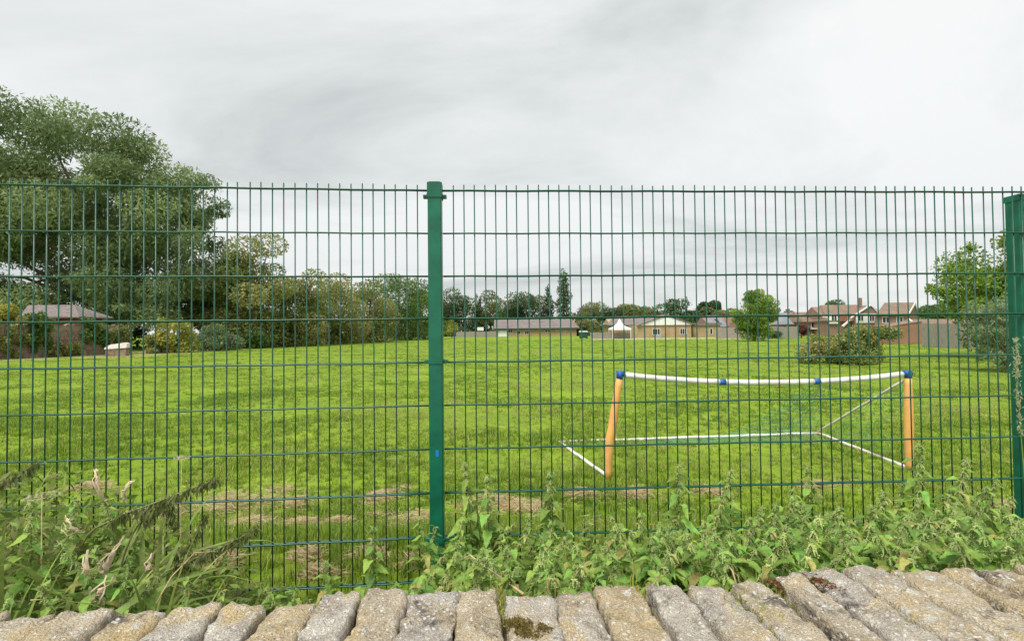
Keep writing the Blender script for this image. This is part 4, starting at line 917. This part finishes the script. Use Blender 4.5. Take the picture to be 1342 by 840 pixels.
def rounded_stone(w, l, h, r_, seed, dw=.0):
    nx_, ny_, nz_ = 12, 44, 6
    pts = {}; V = []; Fc = []
    def idx(u, v, t):
        k_ = (round(u * nx_), round(v * ny_), round(t * nz_))
        if k_ not in pts: pts[k_] = len(V); V.append((u, v, t))
        return pts[k_]
    for i in range(nx_):
        for j in range(ny_):
            u0, u1, v0, v1 = i / nx_, (i + 1) / nx_, j / ny_, (j + 1) / ny_
            Fc.append((idx(u0, v0, 1), idx(u1, v0, 1), idx(u1, v1, 1), idx(u0, v1, 1)))
    for k_ in range(nz_):
        t0, t1 = k_ / nz_, (k_ + 1) / nz_
        for i in range(nx_):
            u0, u1 = i / nx_, (i + 1) / nx_
            Fc.append((idx(u0, 0, t0), idx(u1, 0, t0), idx(u1, 0, t1), idx(u0, 0, t1))); Fc.append((idx(u1, 1, t0), idx(u0, 1, t0), idx(u0, 1, t1), idx(u1, 1, t1)))
        for j in range(ny_):
            v0, v1 = j / ny_, (j + 1) / ny_
            Fc.append((idx(0, v1, t0), idx(0, v0, t0), idx(0, v0, t1), idx(0, v1, t1))); Fc.append((idx(1, v0, t0), idx(1, v1, t0), idx(1, v1, t1), idx(1, v0, t1)))
    hv = Vector((w / 2, l / 2, h / 2)); outv = []
    for u, v, t in V:
        t = 1 - (1 - t) ** 1.6
        p = Vector(((u - .5) * w, (v - .5) * l, (t - .5) * h)); inner = Vector((max(-hv.x + r_, min(hv.x - r_, p.x)), max(-hv.y + r_ * 1.7, min(hv.y - r_ * 1.7, p.y)), min(hv.z - r_, p.z)))
        dd = p - inner
        if dd.length > 1e-6:
            n_ = dd.normalized(); rl = r_ * 1.25
            p = inner + Vector((n_.x * r_, n_.y * r_ * 1.7, n_.z * r_)) if t > .01 else p
        else: n_ = Vector((0, 0, 1))
        q_ = p * 1.0 + Vector((seed * 3.1, seed * 1.7, 0))
        dsp = .008 * mnoise.fractal(q_ * 9, .9, 2.1, 3) + .008 * mnoise.fractal(q_ * 26, .6, 2.1, 5)
        pit = mnoise.noise(q_ * 42); dsp -= .006 * max(0, pit - .42) / .3
        p = p + n_ * dsp + Vector((.006 * mnoise.noise(q_ * 5 + Vector((9, 0, 0))), 0, 0))
        outv.append(tuple(p))
    return outv, Fc
for i, (s0, s1) in enumerate(sm):
    s0, s1 = min(s0, s1), max(s0, s1); pxm_ = joints[i][0]
    w_ = s1 - s0 - (gs.uniform(.012, .020) if pxm_ > 830 else gs.uniform(.001, .006)); l_ = .46 + gs.uniform(-.02, .02); h_ = .26
    pxm = (joints[i][0] + joints[i + 1][0]) / 2; zt_ = back(pxm, tops[i])[1]
    v, f_ = rounded_stone(w_, l_, h_, .009 + gs.uniform(0, .005), i + 1)
    mb = MB(); mb.add(v, f_); o_ = mb.obj('coping_stone', M['stone'], t_, True)
    o_.location = ((s0 + s1) / 2, -l_ / 2 + .012 + gs.uniform(-.012, .012), zt_ - h_ / 2 - .002)
    o_.rotation_euler = (gs.normal() * .008, (.02 if pxm > 950 else -.02 if pxm < 350 else 0) + gs.normal() * .03, R(-1.0) + gs.normal() * .014)
# wall below the coping and mortar between the stones
sa, sb = sm[0][0], sm[-1][1]
M['mortar'] = mat('lime_mortar', (.30, .25, .17), c2=(.11, .09, .06), rough=1, scale=30, bump=.6)
sj = sm[13][0]
MB().box((sa, -.44, WZ - .3), (sj, -.012, WZ - .028)).obj('mortar_bed', M['mortar'], t_); MB().box((sj + .002, -.44, WZ - .3), (sb, -.012, WZ - .048)).obj('mortar_bed', M['mortar'], t_)
mb = MB(); gq = np.random.default_rng(31); z = .1
while z < WZ - .32:
    hh = gq.uniform(.10, .16); x = sa
    if z + hh > WZ - .30: hh = WZ - .30 - z
    while x < sb:
        w_ = gq.uniform(.18, .42); y_ = gq.uniform(0, .015); mb.box((x, -.42 - y_, z), (x + w_ - .012, -.03 + y_, z + hh - .01)); x += w_
    z += hh
tag(mb.obj('wall_course', M['stone'], t_), kind='stuff')
MB().box((sa, -.40, .0), (sb, -.05, WZ - .31)).obj('wall_core', M['mortar'], t_)

# tufts, moss and stonecrop growing in the joints
def wallp(px, py, dz=0.0):
    q = gnd(px, py, WZ - .01 + dz); return q
def wall_tuft(label, px, py, n, h, pal, seed, spread=.02, along=.05):
    g = np.random.default_rng(seed); q = wallp(px, py); V = []; Q = []; Cc = []; pal = np.asarray(pal)
    for _ in range(n):
        p = np.array([g.normal() * spread * .5, g.normal() * along, -.03]); hd = g.uniform(0, 6.28); L_ = h * g.uniform(.4, 1.1) ; bn = g.uniform(.2, .9)
        dv = np.array([math.cos(hd), math.sin(hd), 0]); sd = np.array([-math.sin(hd), math.cos(hd), 0]) * .0011
        p1 = p + dv * L_ * bn * .35 + [0, 0, L_ * .6 + .02]; p2 = p + dv * L_ * bn + [0, 0, L_ * (1 - bn * .4) + .02]
        i = len(V); V += [p - sd, p + sd, p1 + sd, p1 - sd, p2 + sd * .2, p2 - sd * .2]; Q += [(i, i + 1, i + 2, i + 3), (i + 3, i + 2, i + 4, i + 5)]; Cc += [pal[g.integers(0, len(pal))] * g.uniform(.7, 1.2)] * 6
    o_ = link('grass_tuft', npmesh('grass_tuft', np.array(V), np.array(Q), M['turf'], np.array(Cc)), None, q)
    return tag(o_, label, 'grass tuft', 'grass tufts in the wall joints')
YG = [(.48, .46, .07), (.55, .50, .12), (.36, .40, .06), (.60, .50, .20)]
wall_tuft('short yellow grass tuft in the joint right of the post', 656, 786, 60, .022, YG, 51)
wall_tuft('dry yellow grass tuft in the joint of the middle stones', 842, 790, 80, .026, YG, 52, along=.07)
wall_tuft('bright yellow green grass tuft on top of the coping', 990, 800, 120, .034, [(.45, .50, .05), (.55, .55, .08), (.33, .42, .05)], 53, .05, .04)
wall_tuft('straw coloured grass wisps at a coping joint below the nettles', 722, 788, 40, .03, [(.55, .44, .24), (.48, .42, .16)], 54)
wall_tuft('tiny green sprigs in the joint under the green post', 532, 800, 50, .015, [(.20, .26, .06), (.28, .28, .09)], 55, .02, .06)
wall_tuft('short pale tuft in a coping joint near the right end', 1028, 778, 40, .018, YG, 56)
def cushion(name, label, cat, px, py, n, rad, pal, size, seed, hgt=.02, aspect=.7):
    g = np.random.default_rng(seed); q = wallp(px, py, .0)
    sub = g.normal(size=(7, 2)) * .5; ks = g.integers(0, 7, n); sz_ = g.uniform(.12, .38, 7)[ks]; x = rad[0] * (sub[ks, 0] + g.normal(size=n) * sz_); y = rad[1] * (sub[ks, 1] + g.normal(size=n) * sz_); y = np.minimum(y, .022 + .004 * g.normal(size=n)); r_ = np.clip(np.hypot(x / rad[0], y / rad[1]), 0, 1)
    x = x - y * .35 
    c = np.stack([x, y, .004 + hgt * (1 - r_ ** 2) * g.random(n)], 1)
    pal = np.asarray(pal); col = pal[g.integers(0, len(pal), n)] * g.uniform(.7, 1.25, n)[:, None]
    v = leaf_quads(c, g.normal(size=(n, 3)) + [0, 0, .5], g.normal(size=(n, 3)) + [0, -.4, .6], size * g.uniform(.6, 1.3, n), size * aspect * g.uniform(.6, 1.2, n))
    return tag(link(name, npmesh(name, v, np.arange(n * 4).reshape(-1, 4), M['turf'], np.repeat(col, 4, 0)), None, q), label, cat)
cushion('stonecrop_plant', 'reddish stonecrop patch creeping over the coping at the right', 'stonecrop', 1086, 776, 1100, (.028, .085), [(.25, .085, .05), (.32, .14, .08), (.20, .20, .05), (.16, .05, .035), (.35, .24, .12)], .010, 61)
cushion('moss_cushion', 'ochre moss patch on the dark coping stone right of the post', 'moss', 690, 818, 1300, (.045, .035), [(.27, .20, .05), (.33, .26, .08), (.18, .15, .05)], .006, 62, .010)
cushion('moss_cushion', 'green moss in the wide joint below the green post', 'moss', 527, 812, 800, (.012, .05), [(.16, .17, .045), (.24, .22, .07), (.12, .13, .04)], .006, 63, .012)
cushion('stonecrop_plant', 'thin red brown stonecrop line in the joint left of the big stonecrop', 'stonecrop', 1020, 770, 450, (.012, .06), [(.25, .10, .06), (.30, .22, .09), (.2, .18, .06)], .009, 64, .012)

# ------------------------------------------------------------------ nettles
def leaf_shape(ln, wd, fold, droop, seed, teeth=9):
    """toothed ovate leaf lying along +x from its stalk, folded along the midrib and drooping"""
    g = random.Random(seed); mb = MB(); n_ = teeth; V = []; Fc = []
    for i in range(n_ + 1):
        f = i / n_; w_ = wd * .5 * (math.sin(math.pi * min(1, f ** .62 * 1.0)) ** .85 if 0 < f < 1 else 0.0)
        tooth = 1.0 + (.13 if i % 2 else -.10)
        x = ln * (.12 + f * .88); z = -droop * ln * (f ** 1.8) + .01 * math.sin(f * 5 + seed)
        c = (x, ln * .03 * math.sin(f * 2 + seed), z)
        lift = w_ * fold * (1 + .2 * math.sin(i * 1.9 + seed))
        V += [c, (x - ln * .035 * (i % 2), c[1] + w_ * tooth, z + lift), (x - ln * .035 * (i % 2), c[1] - w_ * tooth, z + lift)]
    for i in range(n_):
        a, b = i * 3, i * 3 + 3
        Fc += [(a, b, b + 1, a + 1), (b, a, a + 2, b + 2)]
    mb.add(V, Fc); mb.tube([(0, 0, 0), (ln * .13, 0, 0)], [ln * .014, ln * .010], 4, False)
    return mb.mesh('leaf', M['nettle'], False)
LEAF = [leaf_shape(.092, .041, g_, dr, i) for i, (g_, dr) in enumerate([(.3, .22), (.45, .4), (.2, .5), (.5, .12), (.35, .7), (.4, .3)])]
M['nettle_old'] = leaf_mat('yellowed_nettle_leaf', attr=False, c=(.42, .40, .12), objvar=.3, rough=.6, trans=.35)
LEAF.append(leaf_shape(.085, .036, .5, .8, 17)); LEAF[-1].materials[0] = M['nettle_old']
LEAF.append(leaf_shape(.105, .052, .3, .3, 18)); LEAF.append(leaf_shape(.075, .030, .4, .45, 19))
PICK = [0, 1, 2, 3, 4, 5, 0, 1, 2, 3, 4, 5, 7, 7, 7, 8, 8, 8, 6]
def nettle_proto(seed, bend):
    g = random.Random(seed); H = .66; n_ = 15
    def sp(f): return Vector((bend * f * f, .02 * math.sin(f * 3 + seed), H * f * (1 - .12 * abs(bend) * f)))
    st = MB().tube([sp(i / 14) for i in range(15)], [.0036 - .0022 * i / 14 for i in range(15)], 5).mesh('stem', M['stem'], True)
    leaves = []; ts = MB(); yaw = g.uniform(0, 3)
    for k in range(n_):
        f = .16 + .82 * (k / (n_ - 1)) ** .85; p = sp(f); yaw += math.pi / 2 + g.gauss(0, .2)
        size = (.75 + .40 * math.sin(min(1, (f - .1) / .5) * math.pi / 2)) if f < .58 else 1.15 * (1 - (f - .58) / .45) ** .9 + .16
        for s in (0, math.pi):
            if f < .35 and g.random() < .35: continue
            leaves.append((p, (g.gauss(0, .15), g.uniform(-.38, .28) - (.35 if f > .88 else 0), yaw + s + g.gauss(0, .2)), size * g.uniform(.8, 1.15), g.choice(PICK)))
            if f > .45:
                for _ in range(6 if f > .68 else 3):      # hanging catkin-like tassels
                    a = yaw + s + g.gauss(0, .8); L_ = g.uniform(.022, .055) * (1.15 - .5 * f); q = p
                    pts = [q]; r0 = []
                    for j in range(1, 5): pts.append(q + Vector((math.cos(a) * L_ * .5 * j / 4 * (1.4 - .4 * j / 4), math.sin(a) * L_ * .5 * j / 4, -L_ * .75 * (j / 4) ** 1.7 + .004 * j / 4)))
                    ts.tube(pts, [.0008, .0024, .0016, .0026, .0010], 4, False)
                    for j in range(1, 5):
                        c = pts[j] + Vector((g.gauss(0, .0028), g.gauss(0, .0028), g.gauss(0, .0028))); e_ = .0026
                        ts.add([c + Vector((e_, 0, 0)), c + Vector((0, e_, 0)), c + Vector((-e_, 0, 0)), c + Vector((0, -e_, 0)), c + Vector((0, 0, e_)), c - Vector((0, 0, e_))], [(0, 1, 4), (1, 2, 4), (2, 3, 4), (3, 0, 4), (1, 0, 5), (2, 1, 5), (3, 2, 5), (0, 3, 5)])
    return st, ts.mesh('flower_tassels', M['tassel']), leaves
NP = [nettle_proto(200 + i, bd) for i, bd in enumerate([0.0, .08, -.07, .18, -.2, .04, .3, -.04])]
GN = 'stinging nettles between the wall and the fence'
def nettle(px, top, Y, proto, label=None, yaw=None, tilt=None):
    st, ts, leaves = NP[proto]
    p = at(px, top, Y); z0 = float(gz(p.x, Y)); H = p.z - z0
    if H < .12: return
    s = H / .66; bend = [0.0, .08, -.07, .18, -.2, .04, .3, -.04][proto] * s
    yw = random.uniform(-.7, .7) if yaw is None else yaw
    r_ = thing('nettle', label or 'bushy nettle below the right half of the net', 'nettle', (p.x - bend * math.cos(yw), Y - bend * math.sin(yw), z0), yw, GN)
    sc = min(1.0, s ** .55)                                            # leaves do not shrink as fast as the stems
    a = link('stem', st, r_); a.scale = (s, s, s)
    b = link('flower_tassels', ts, r_); b.scale = (s, s, s)
    for q, rot, z_, v in leaves:
        if (q.z * s) < .05: continue
        o_ = link('leaf', LEAF[v], r_); o_.location = q * s; o_.rotation_euler = rot; k_ = z_ * sc * 1.0; o_.scale = (k_, k_, k_)
heroes = [(606, 604, 2.05, 7, 'tall nettle with a pale flowering top just right of the green post'), (641, 622, 2.0, 0, 'second tall nettle right of the post with a drooping pale top'),
          (548, 676, 1.95, 2, 'nettle standing directly left of the green post foot'), (722, 618, 2.05, 0, 'slender nettle spire under the left end of the goal'),
          (797, 668, 1.65, 4, 'nettle with bare brown stem leaning left in front of the bed'), (893, 606, 2.1, 5, 'tall nettle spire below the middle of the goal'),
          (958, 612, 2.1, 1, 'tall nettle spire right of the middle of the goal'), (1062, 610, 2.1, 0, 'nettle spire under the right ground bar of the goal'),
          (1208, 578, 2.05, 5, 'tallest nettle below the right goal post'), (1258, 592, 1.9, 3, 'tall nettle with pale seed tassels leaning right'),
          (1066, 662, 1.42, 3, 'bright nettle with a leaning dark stem right against the wall'), (1284, 660, 1.55, 1, 'pale flowering nettle close to the wall at the right'),
          (425, 735, 1.75, 7, 'short pale nettle at the left end of the nettle bed'), (490, 690, 1.85, 0, 'spindly nettle with beige tassels left of the post'),
          (1012, 660, 1.9, 2, None), (1130, 690, 1.45, 6, 'nettle nodding over the wall right of centre')]
for a in heroes: nettle(a[0], a[1], a[2], a[3], a[4])
def lim(px):                                                # upper edge of the nettle bed along the photograph
    X = [400, 440, 500, 560, 600, 660, 720, 790, 850, 900, 960, 1060, 1130, 1200, 1260, 1342, 1420]
    Yp = [760, 735, 705, 672, 655, 660, 650, 668, 655, 632, 636, 632, 628, 606, 612, 622, 615]
    return float(np.interp(px, X, Yp))
gr = np.random.default_rng(8); cnt = 0
for _ in range(165):
    px = float(gr.uniform(585, 1420)) if gr.random() < .90 else float(gr.uniform(405, 585))
    Yn = float(gr.uniform(1.28, 2.12)); u = (Yn - 1.28) / .84
    top_ = lim(px) + gr.uniform(0, 34) + (1 - u) * 62
    if px < 560: top_ += 22
    if px > 1342 and gr.random() < .3: continue
    row = 'pressed against the coping stones' if u < .36 else 'in the middle of the bed' if u < .70 else 'close to the mesh fence'
    zone = ('left of the green post' if px < 575 else 'between the green post and the goal' if px < 735 else 'below the left half of the goal' if px < 950 else 'below the right half of the goal' if px < 1195 else 'right of the goal')
    nettle(px, top_, Yn + .075 * (at(px, 600, Yn).x) * .4, int(gr.integers(0, 8)), 'leafy green nettle ' + row + ', ' + zone)

# low undergrowth: leaves and stalks nobody could count
def undergrowth(name, label, xr, n, pal, size, hfun, seed, asp=.5):
    g = np.random.default_rng(seed); x = g.uniform(*xr, n); Yb = g.uniform(1.12, 2.18, n); y = Yb + .07 * x
    z0 = gz(x, y); z = z0 + g.random(n) ** 1.4 * hfun(x, Yb, g)
    c = np.stack([x, y, z], 1); ax = g.normal(size=(n, 3)); ax[:, 2] = ax[:, 2] * .6 + .1; nr = g.normal(size=(n, 3)) * .8 + [0, -.35, .8]
    ln = size * g.uniform(.5, 1.4, n); v = leaf_quads(c, ax, nr, ln, ln * asp * g.uniform(.6, 1.2, n))
    pal = np.asarray(pal); col = pal[g.integers(0, len(pal), n)] * g.uniform(.65, 1.3, n)[:, None]
    tag(link(name, npmesh(name, v, np.arange(n * 4).reshape(-1, 4), M['leaf'], np.repeat(col, 4, 0))), label, kind='stuff')
undergrowth('undergrowth', 'low tangle of leaves at the foot of the nettles', (-.55, 2.9), 9000, [(.15, .24, .06), (.21, .31, .09), (.26, .35, .12), (.31, .34, .12)], .050, lambda x, Y_, g: (.10 + .17 * np.clip((x + .5) / .9, .12, 1)) * (1.0 - .30 * (Y_ < 1.4)), 71)
undergrowth('weeds', 'dense tangle of small weeds at the left end of the wall', (-2.6, -.72), 24000, [(.16, .25, .05), (.22, .32, .075), (.28, .37, .10), (.36, .35, .14)], .045, lambda x, Y_, g: np.clip(.66 - .60 * np.clip((x + 1.75) / .85, 0, 1), .06, .7) * (1 - .25 * (Y_ < 1.4)), 72, .36)

# ------------------------------------------------------------------ left-hand weeds: long grass clumps, drooping stems, dead leaves
def blade_mesh(ln, wd, bend, seed, m_, tip=.15):
    mb = MB(); V = []; n_ = 9
    for i in range(n_ + 1):
        f = i / n_; a = bend * f ** 1.5
        x = ln * (math.sin(a) * f * .9); z = ln * (f * math.cos(a * .85)); w_ = wd * .5 * (1 - f ** 2.2) * (.6 + .4 * min(1, f * 4)) + wd * .02
        tw = .25 * math.sin(seed + f * 2)
        V += [(x, -w_, z + w_ * .35 + tw * w_), (x - w_ * .25, 0, z), (x, w_, z + w_ * .35 - tw * w_)]
    Fc = []
    for i in range(n_):
        a = i * 3; Fc += [(a, a + 1, a + 4, a + 3), (a + 1, a + 2, a + 5, a + 4)]
    mb.add(V, Fc); return mb.mesh('blade', m_, True)
BL = [blade_mesh(.42, .014, b, i, M['blade']) for i, b in enumerate([.5, .9, 1.4, 1.9, .3, 2.3])]
DBL = [blade_mesh(.36, .010, b, i + 9, M['dead']) for i, b in enumerate([.6, 1.5, 2.2])]
GC = 'clumps of long grass behind the wall at the left'
def clump(label, px, Y, n, sc, seed, ndead=2, lean=0.0):
    g = random.Random(seed); p = at(px, 700, Y); z0 = float(gz(p.x, Y)); r_ = thing('grass_clump', label, 'grass clump', (p.x, Y, z0), 0, GC)
    for k in range(n + ndead):
        me = g.choice(BL) if k < n else g.choice(DBL)
        o_ = link('blade' if k < n else 'dead_blade', me, r_); o_.location = (g.gauss(0, .035), g.gauss(0, .03), -.01)
        s = sc * g.uniform(.75, 1.35) * 1.25; o_.scale = (s, s * g.uniform(.8, 1.3), s); o_.rotation_euler = (g.gauss(0, .16), g.gauss(lean, .18), g.uniform(0, 6.28))
for i, (px, Y, n, sc, lab) in enumerate([
        (20, 1.35, 20, 1.15, 'arching broad bladed grass clump at the left edge of the wall'), (62, 1.55, 18, 1.15, 'tall green grass clump second from the left edge'),
        (105, 1.4, 18, .95, 'grass clump behind the stones below the dead straw leaves'), (150, 1.3, 16, .85, 'grass clump around the foot of the pale dead leaves'),
        (185, 1.6, 18, 1.05, 'upright broad grass blades beside the drooping weed'), (225, 1.45, 18, .95, 'grass clump under the long drooping weed tip'),
        (265, 1.5, 14, .75, 'low thin grass clump where the weeds end'), (300, 1.6, 10, .55, 'small sparse grass clump left of the first nettle'),
        (80, 1.85, 16, 1.1, 'grass clump close to the fence at the left'), (10, 1.85, 14, 1.1, 'grass clump by the fence at the left edge'), (215, 1.9, 12, .85, 'grass clump touching the fence behind the drooping weed'),
        (345, 1.55, 8, .45, 'tiny grass clump behind the stones left of centre')]):
    clump(lab, px, Y, n, sc, 300 + i)
def droopy(label, pts_px, Y, seed, lnf=.055, dens=34, name='drooping_weed'):
    """arching stem with narrow leaves hanging from its upper half"""
    g = random.Random(seed); P_ = [at(x, y, Y + dy) for x, y, dy in pts_px]
    z0 = float(gz(P_[0].x, P_[0].y)); P_[0].z = z0
    o0 = P_[0].copy(); P_ = [p - o0 for p in P_]
    def sp(f):
        t = f * (len(P_) - 1); i = min(int(t), len(P_) - 2); u = t - i
        a, b, c, d_ = P_[max(i - 1, 0)], P_[i], P_[i + 1], P_[min(i + 2, len(P_) - 1)]
        return .5 * ((2 * b) + (c - a) * u + (2 * a - 5 * b + 4 * c - d_) * u * u + (3 * b - a - 3 * c + d_) * u ** 3)
    r_ = thing(name, label, 'weed', o0, 0, 'drooping weeds at the left')
    MB().tube([sp(i / 20) for i in range(21)], [.0042 - .003 * i / 20 for i in range(21)], 5).obj('stem', M['stem'], r_, True)
    n_ = dens * 11; G_ = np.random.default_rng(seed)
    f = 1 - G_.random(n_) ** 1.25 * .62; c = np.array([tuple(sp(a)) for a in f]); ax = G_.normal(size=(n_, 3)) * .42; ax[:, 2] -= 1.0
    ln = lnf * G_.uniform(.4, 1.1, n_) * (1.15 - .55 * f); ax /= np.linalg.norm(ax, axis=1, keepdims=True)
    c = c + ax * ln[:, None] * .45 + G_.normal(size=(n_, 3)) * .006
    v = leaf_quads(c, ax, G_.normal(size=(n_, 3)) + [0, -.6, 0], ln, ln * .20)
    pal = np.array([(.14, .18, .06), (.20, .24, .085), (.26, .26, .11), (.16, .21, .05)]); col = pal[G_.integers(0, 4, n_)] * G_.uniform(.7, 1.25, n_)[:, None]
    link('leaves', npmesh('leaves', v, np.arange(n_ * 4).reshape(-1, 4), M['leaf'], np.repeat(col, 4, 0)), r_)
droopy('long weed stem arching right with hanging dark leaves before the fence', [(75, 800, 0), (105, 720, 0), (150, 680, -.05), (205, 658, -.08), (250, 640, -.1), (284, 628, -.1)], 1.75, 81)
droopy('drooping weed spray hanging from the arching weed', [(120, 800, 0), (165, 720, 0), (200, 670, 0), (222, 662, 0), (228, 690, -.02)], 1.72, 82, dens=22)
droopy('weed stem reaching in from the left edge of the photo', [(-110, 800, 0), (-80, 710, 0), (-45, 660, 0), (0, 634, 0), (50, 606, 0)], 1.7, 83, lnf=.06)
droopy('lower weed stem lying to the right across the fence foot', [(165, 810, 0), (200, 770, 0), (250, 735, 0), (300, 712, 0), (336, 692, 0)], 1.65, 84, lnf=.05)
droopy('small leaning weed stem beneath the arching weed', [(180, 800, 0), (215, 750, 0), (250, 712, 0), (270, 674, 0)], 1.7, 85, lnf=.04, dens=20)
for k, (px, tp, Y) in enumerate([(40, 655, 1.6), (95, 650, 1.75), (140, 650, 1.85), (15, 690, 1.5), (75, 700, 1.45), (165, 735, 1.5), (200, 745, 1.4), (120, 715, 1.55), (240, 760, 1.45), (290, 770, 1.5), (55, 760, 1.3), (20, 770, 1.25), (345, 765, 1.55), (385, 770, 1.7)]):
    nettle(px, tp, Y, k % 8, ['leafy nettle among the long grass at the left end of the wall'][0])
def dead_leaf(label, a, b, Y, wd_, seed, curl=.03):
    pa, pb = at(*a, Y), at(*b, Y - .02); mb = MB(); g = random.Random(seed); V = []; n_ = 10; side = (pb - pa).cross(Vector((0, 1, 0))).normalized()
    for i in range(n_ + 1):
        f = i / n_; c = (pb - pa) * f + Vector((0, -curl * math.sin(f * 3.1), .012 * math.sin(f * 6 + seed))); w_ = wd_ * .36 * math.sin(math.pi * (.06 + .92 * f)) * g.uniform(.45, 1.35); c = c + side * g.gauss(0, .0035)
        V += [c - side * w_ + Vector((0, .008, 0)), c, c + side * w_ + Vector((0, g.uniform(0, .012), 0))]
    Fc = []
    for i in range(n_):
        q_ = i * 3; Fc += [(q_, q_ + 1, q_ + 4, q_ + 3), (q_ + 1, q_ + 2, q_ + 5, q_ + 4)]
    mb.add(V, Fc)
    for q_ in range(3):                                     # frayed strips
        o_ = len(mb.v); fa, fb = sorted((g.uniform(0, .6), g.uniform(.5, 1.1))); off = side * g.gauss(0, wd_ * .35); st = []
        for i in range(7):
            f = fa + (fb - fa) * i / 6; c = (pb - pa) * f + off * math.sin(i * .5 + .3) + Vector((g.gauss(0, .003), -curl * math.sin(f * 3) - g.uniform(0, .01), g.gauss(0, .003)))
            st += [c - side * .002, c + side * .002]
        mb.add(st, [(2 * i, 2 * i + 1, 2 * i + 3, 2 * i + 2) for i in range(6)])
    return tag(mb.obj('dead_leaf', M['dead'], None, True, pa), label, 'dead leaf', 'pale dead leaves in the weeds')
dead_leaf('pale straw coloured dead leaf forming the left half of a V', (134, 756), (114, 724), 1.42, .022, 1)
dead_leaf('pale straw coloured dead leaf forming the right half of a V', (134, 758), (163, 708), 1.40, .024, 2)
dead_leaf('bleached dead grass head upright before the fence left of the post', (142, 655), (128, 617), 1.75, .018, 3)
dead_leaf('bleached slanting dead leaf beside the upright dead head', (164, 656), (179, 627), 1.75, .016, 4)
dead_leaf('pale crumpled dead leaf among the weeds near the left edge', (88, 676), (108, 694), 1.6, .026, 5)
dead_leaf('yellowing withered blade rising from the wall', (134, 792), (146, 752), 1.3, .02, 6)
dead_leaf('thin pale dead blade hooking over the weeds', (205, 752), (203, 722), 1.45, .008, 7)
def stalk(name, label, cat, pts, r_, m_):
    P_ = [at(*p) for p in pts]; o0 = P_[0]
    return tag(MB().tube([p - o0 for p in P_], [r_ * (1 - .5 * i / (len(P_) - 1)) for i in range(len(P_))], 5).obj(name, m_, None, True, o0), label, cat, 'dry stalks')
stalk('dry_stalk', 'broken pale dry stalk bent across the nettles right of the post', 'stalk', [(686, 778, 1.25), (668, 765, 1.3), (640, 745, 1.36), (616, 727, 1.42), (602, 736, 1.42)], .0035, M['straw'])
stalk('dry_stalk', 'thin pale dry stalk slanting up through the left weeds', 'stalk', [(205, 790, 1.35), (225, 755, 1.4), (255, 724, 1.45), (282, 722, 1.46)], .002, M['straw'])
stalk('dry_stalk', 'short pale dry stalk lying above the left stones', 'stalk', [(40, 786, 1.2), (62, 785, 1.22)], .002, M['straw'])
stalk('dry_stalk', 'curled pale stem before the coping beside the middle nettles', 'stalk', [(966, 768, 1.3), (960, 748, 1.32), (948, 732, 1.35)], .003, M['straw'])
# feathery grass seed head in front of the right-hand post
t_ = thing('seeding_grass', 'tall seeding grass stalk with pale feathery head before the right hand fence post', 'grass stalk', at(1352, 700, 1.6))
o0 = Vector(t_.location); t_.location.z = float(gz(o0.x, 1.6)); o0 = Vector(t_.location)
pp = [at(1352, 760, 1.6), at(1344, 640, 1.6), at(1338, 570, 1.6), at(1333, 500, 1.59), at(1332, 442, 1.58)]; pp[0].z = o0.z
MB().tube([p - o0 for p in pp], [.0018, .0016, .0014, .001, .0006], 5).obj('stem', M['blade'], t_, True)
g = np.random.default_rng(91); n_ = 260; f = g.random(n_); c = np.array([tuple((pp[2].lerp(pp[3], a * 2) if a < .5 else pp[3].lerp(pp[4], a * 2 - 1)) - o0) for a in f])
ax = g.normal(size=(n_, 3)) * .5 + [0, 0, .9]; c += g.normal(size=(n_, 3)) * .0045
v = leaf_quads(c, ax, g.normal(size=(n_, 3)), g.uniform(.008, .02, n_), g.uniform(.002, .0035, n_))
link('seed_head', npmesh('seed_head', v, np.arange(n_ * 4).reshape(-1, 4), M['turf'], np.repeat(np.array([(.58, .54, .36), (.48, .47, .28)])[g.integers(0, 2, n_)], 4, 0)), t_)
# pale umbel heads of dead cow parsley before the fence
for i, (px, py, Y, lab) in enumerate([(238, 600, 1.95, 'small pale seed head standing alone above the arching weed'), (55, 648, 1.6, 'pale dry umbel among the weeds near the left edge')]):
    q = at(px, py, Y); z0 = float(gz(q.x, Y)); t_ = thing('dry_umbel', lab, 'seed head', (q.x, Y, z0))
    H = q.z - z0; MB().tube([(-.02, 0, 0), (-.01, .01, H * .5), (0, 0, H)], [.002, .0016, .001], 5).obj('stem', M['straw'], t_, True)
    g = np.random.default_rng(i); n_ = 90; a = g.uniform(0, 6.28, n_); r_ = np.sqrt(g.random(n_)) * (.028 if i == 0 else .05); c = np.stack([r_ * np.cos(a), r_ * np.sin(a), H + .006 - r_ * .25 + g.normal(size=n_) * .002], 1)
    v = leaf_quads(c, g.normal(size=(n_, 3)), g.normal(size=(n_, 3)) + [0, 0, 1], g.uniform(.004, .012, n_), g.uniform(.003, .007, n_))
    link('flower_head', npmesh('flower_head', v, np.arange(n_ * 4).reshape(-1, 4), M['turf'], np.tile((.66, .60, .44), (n_ * 4, 1))), t_)
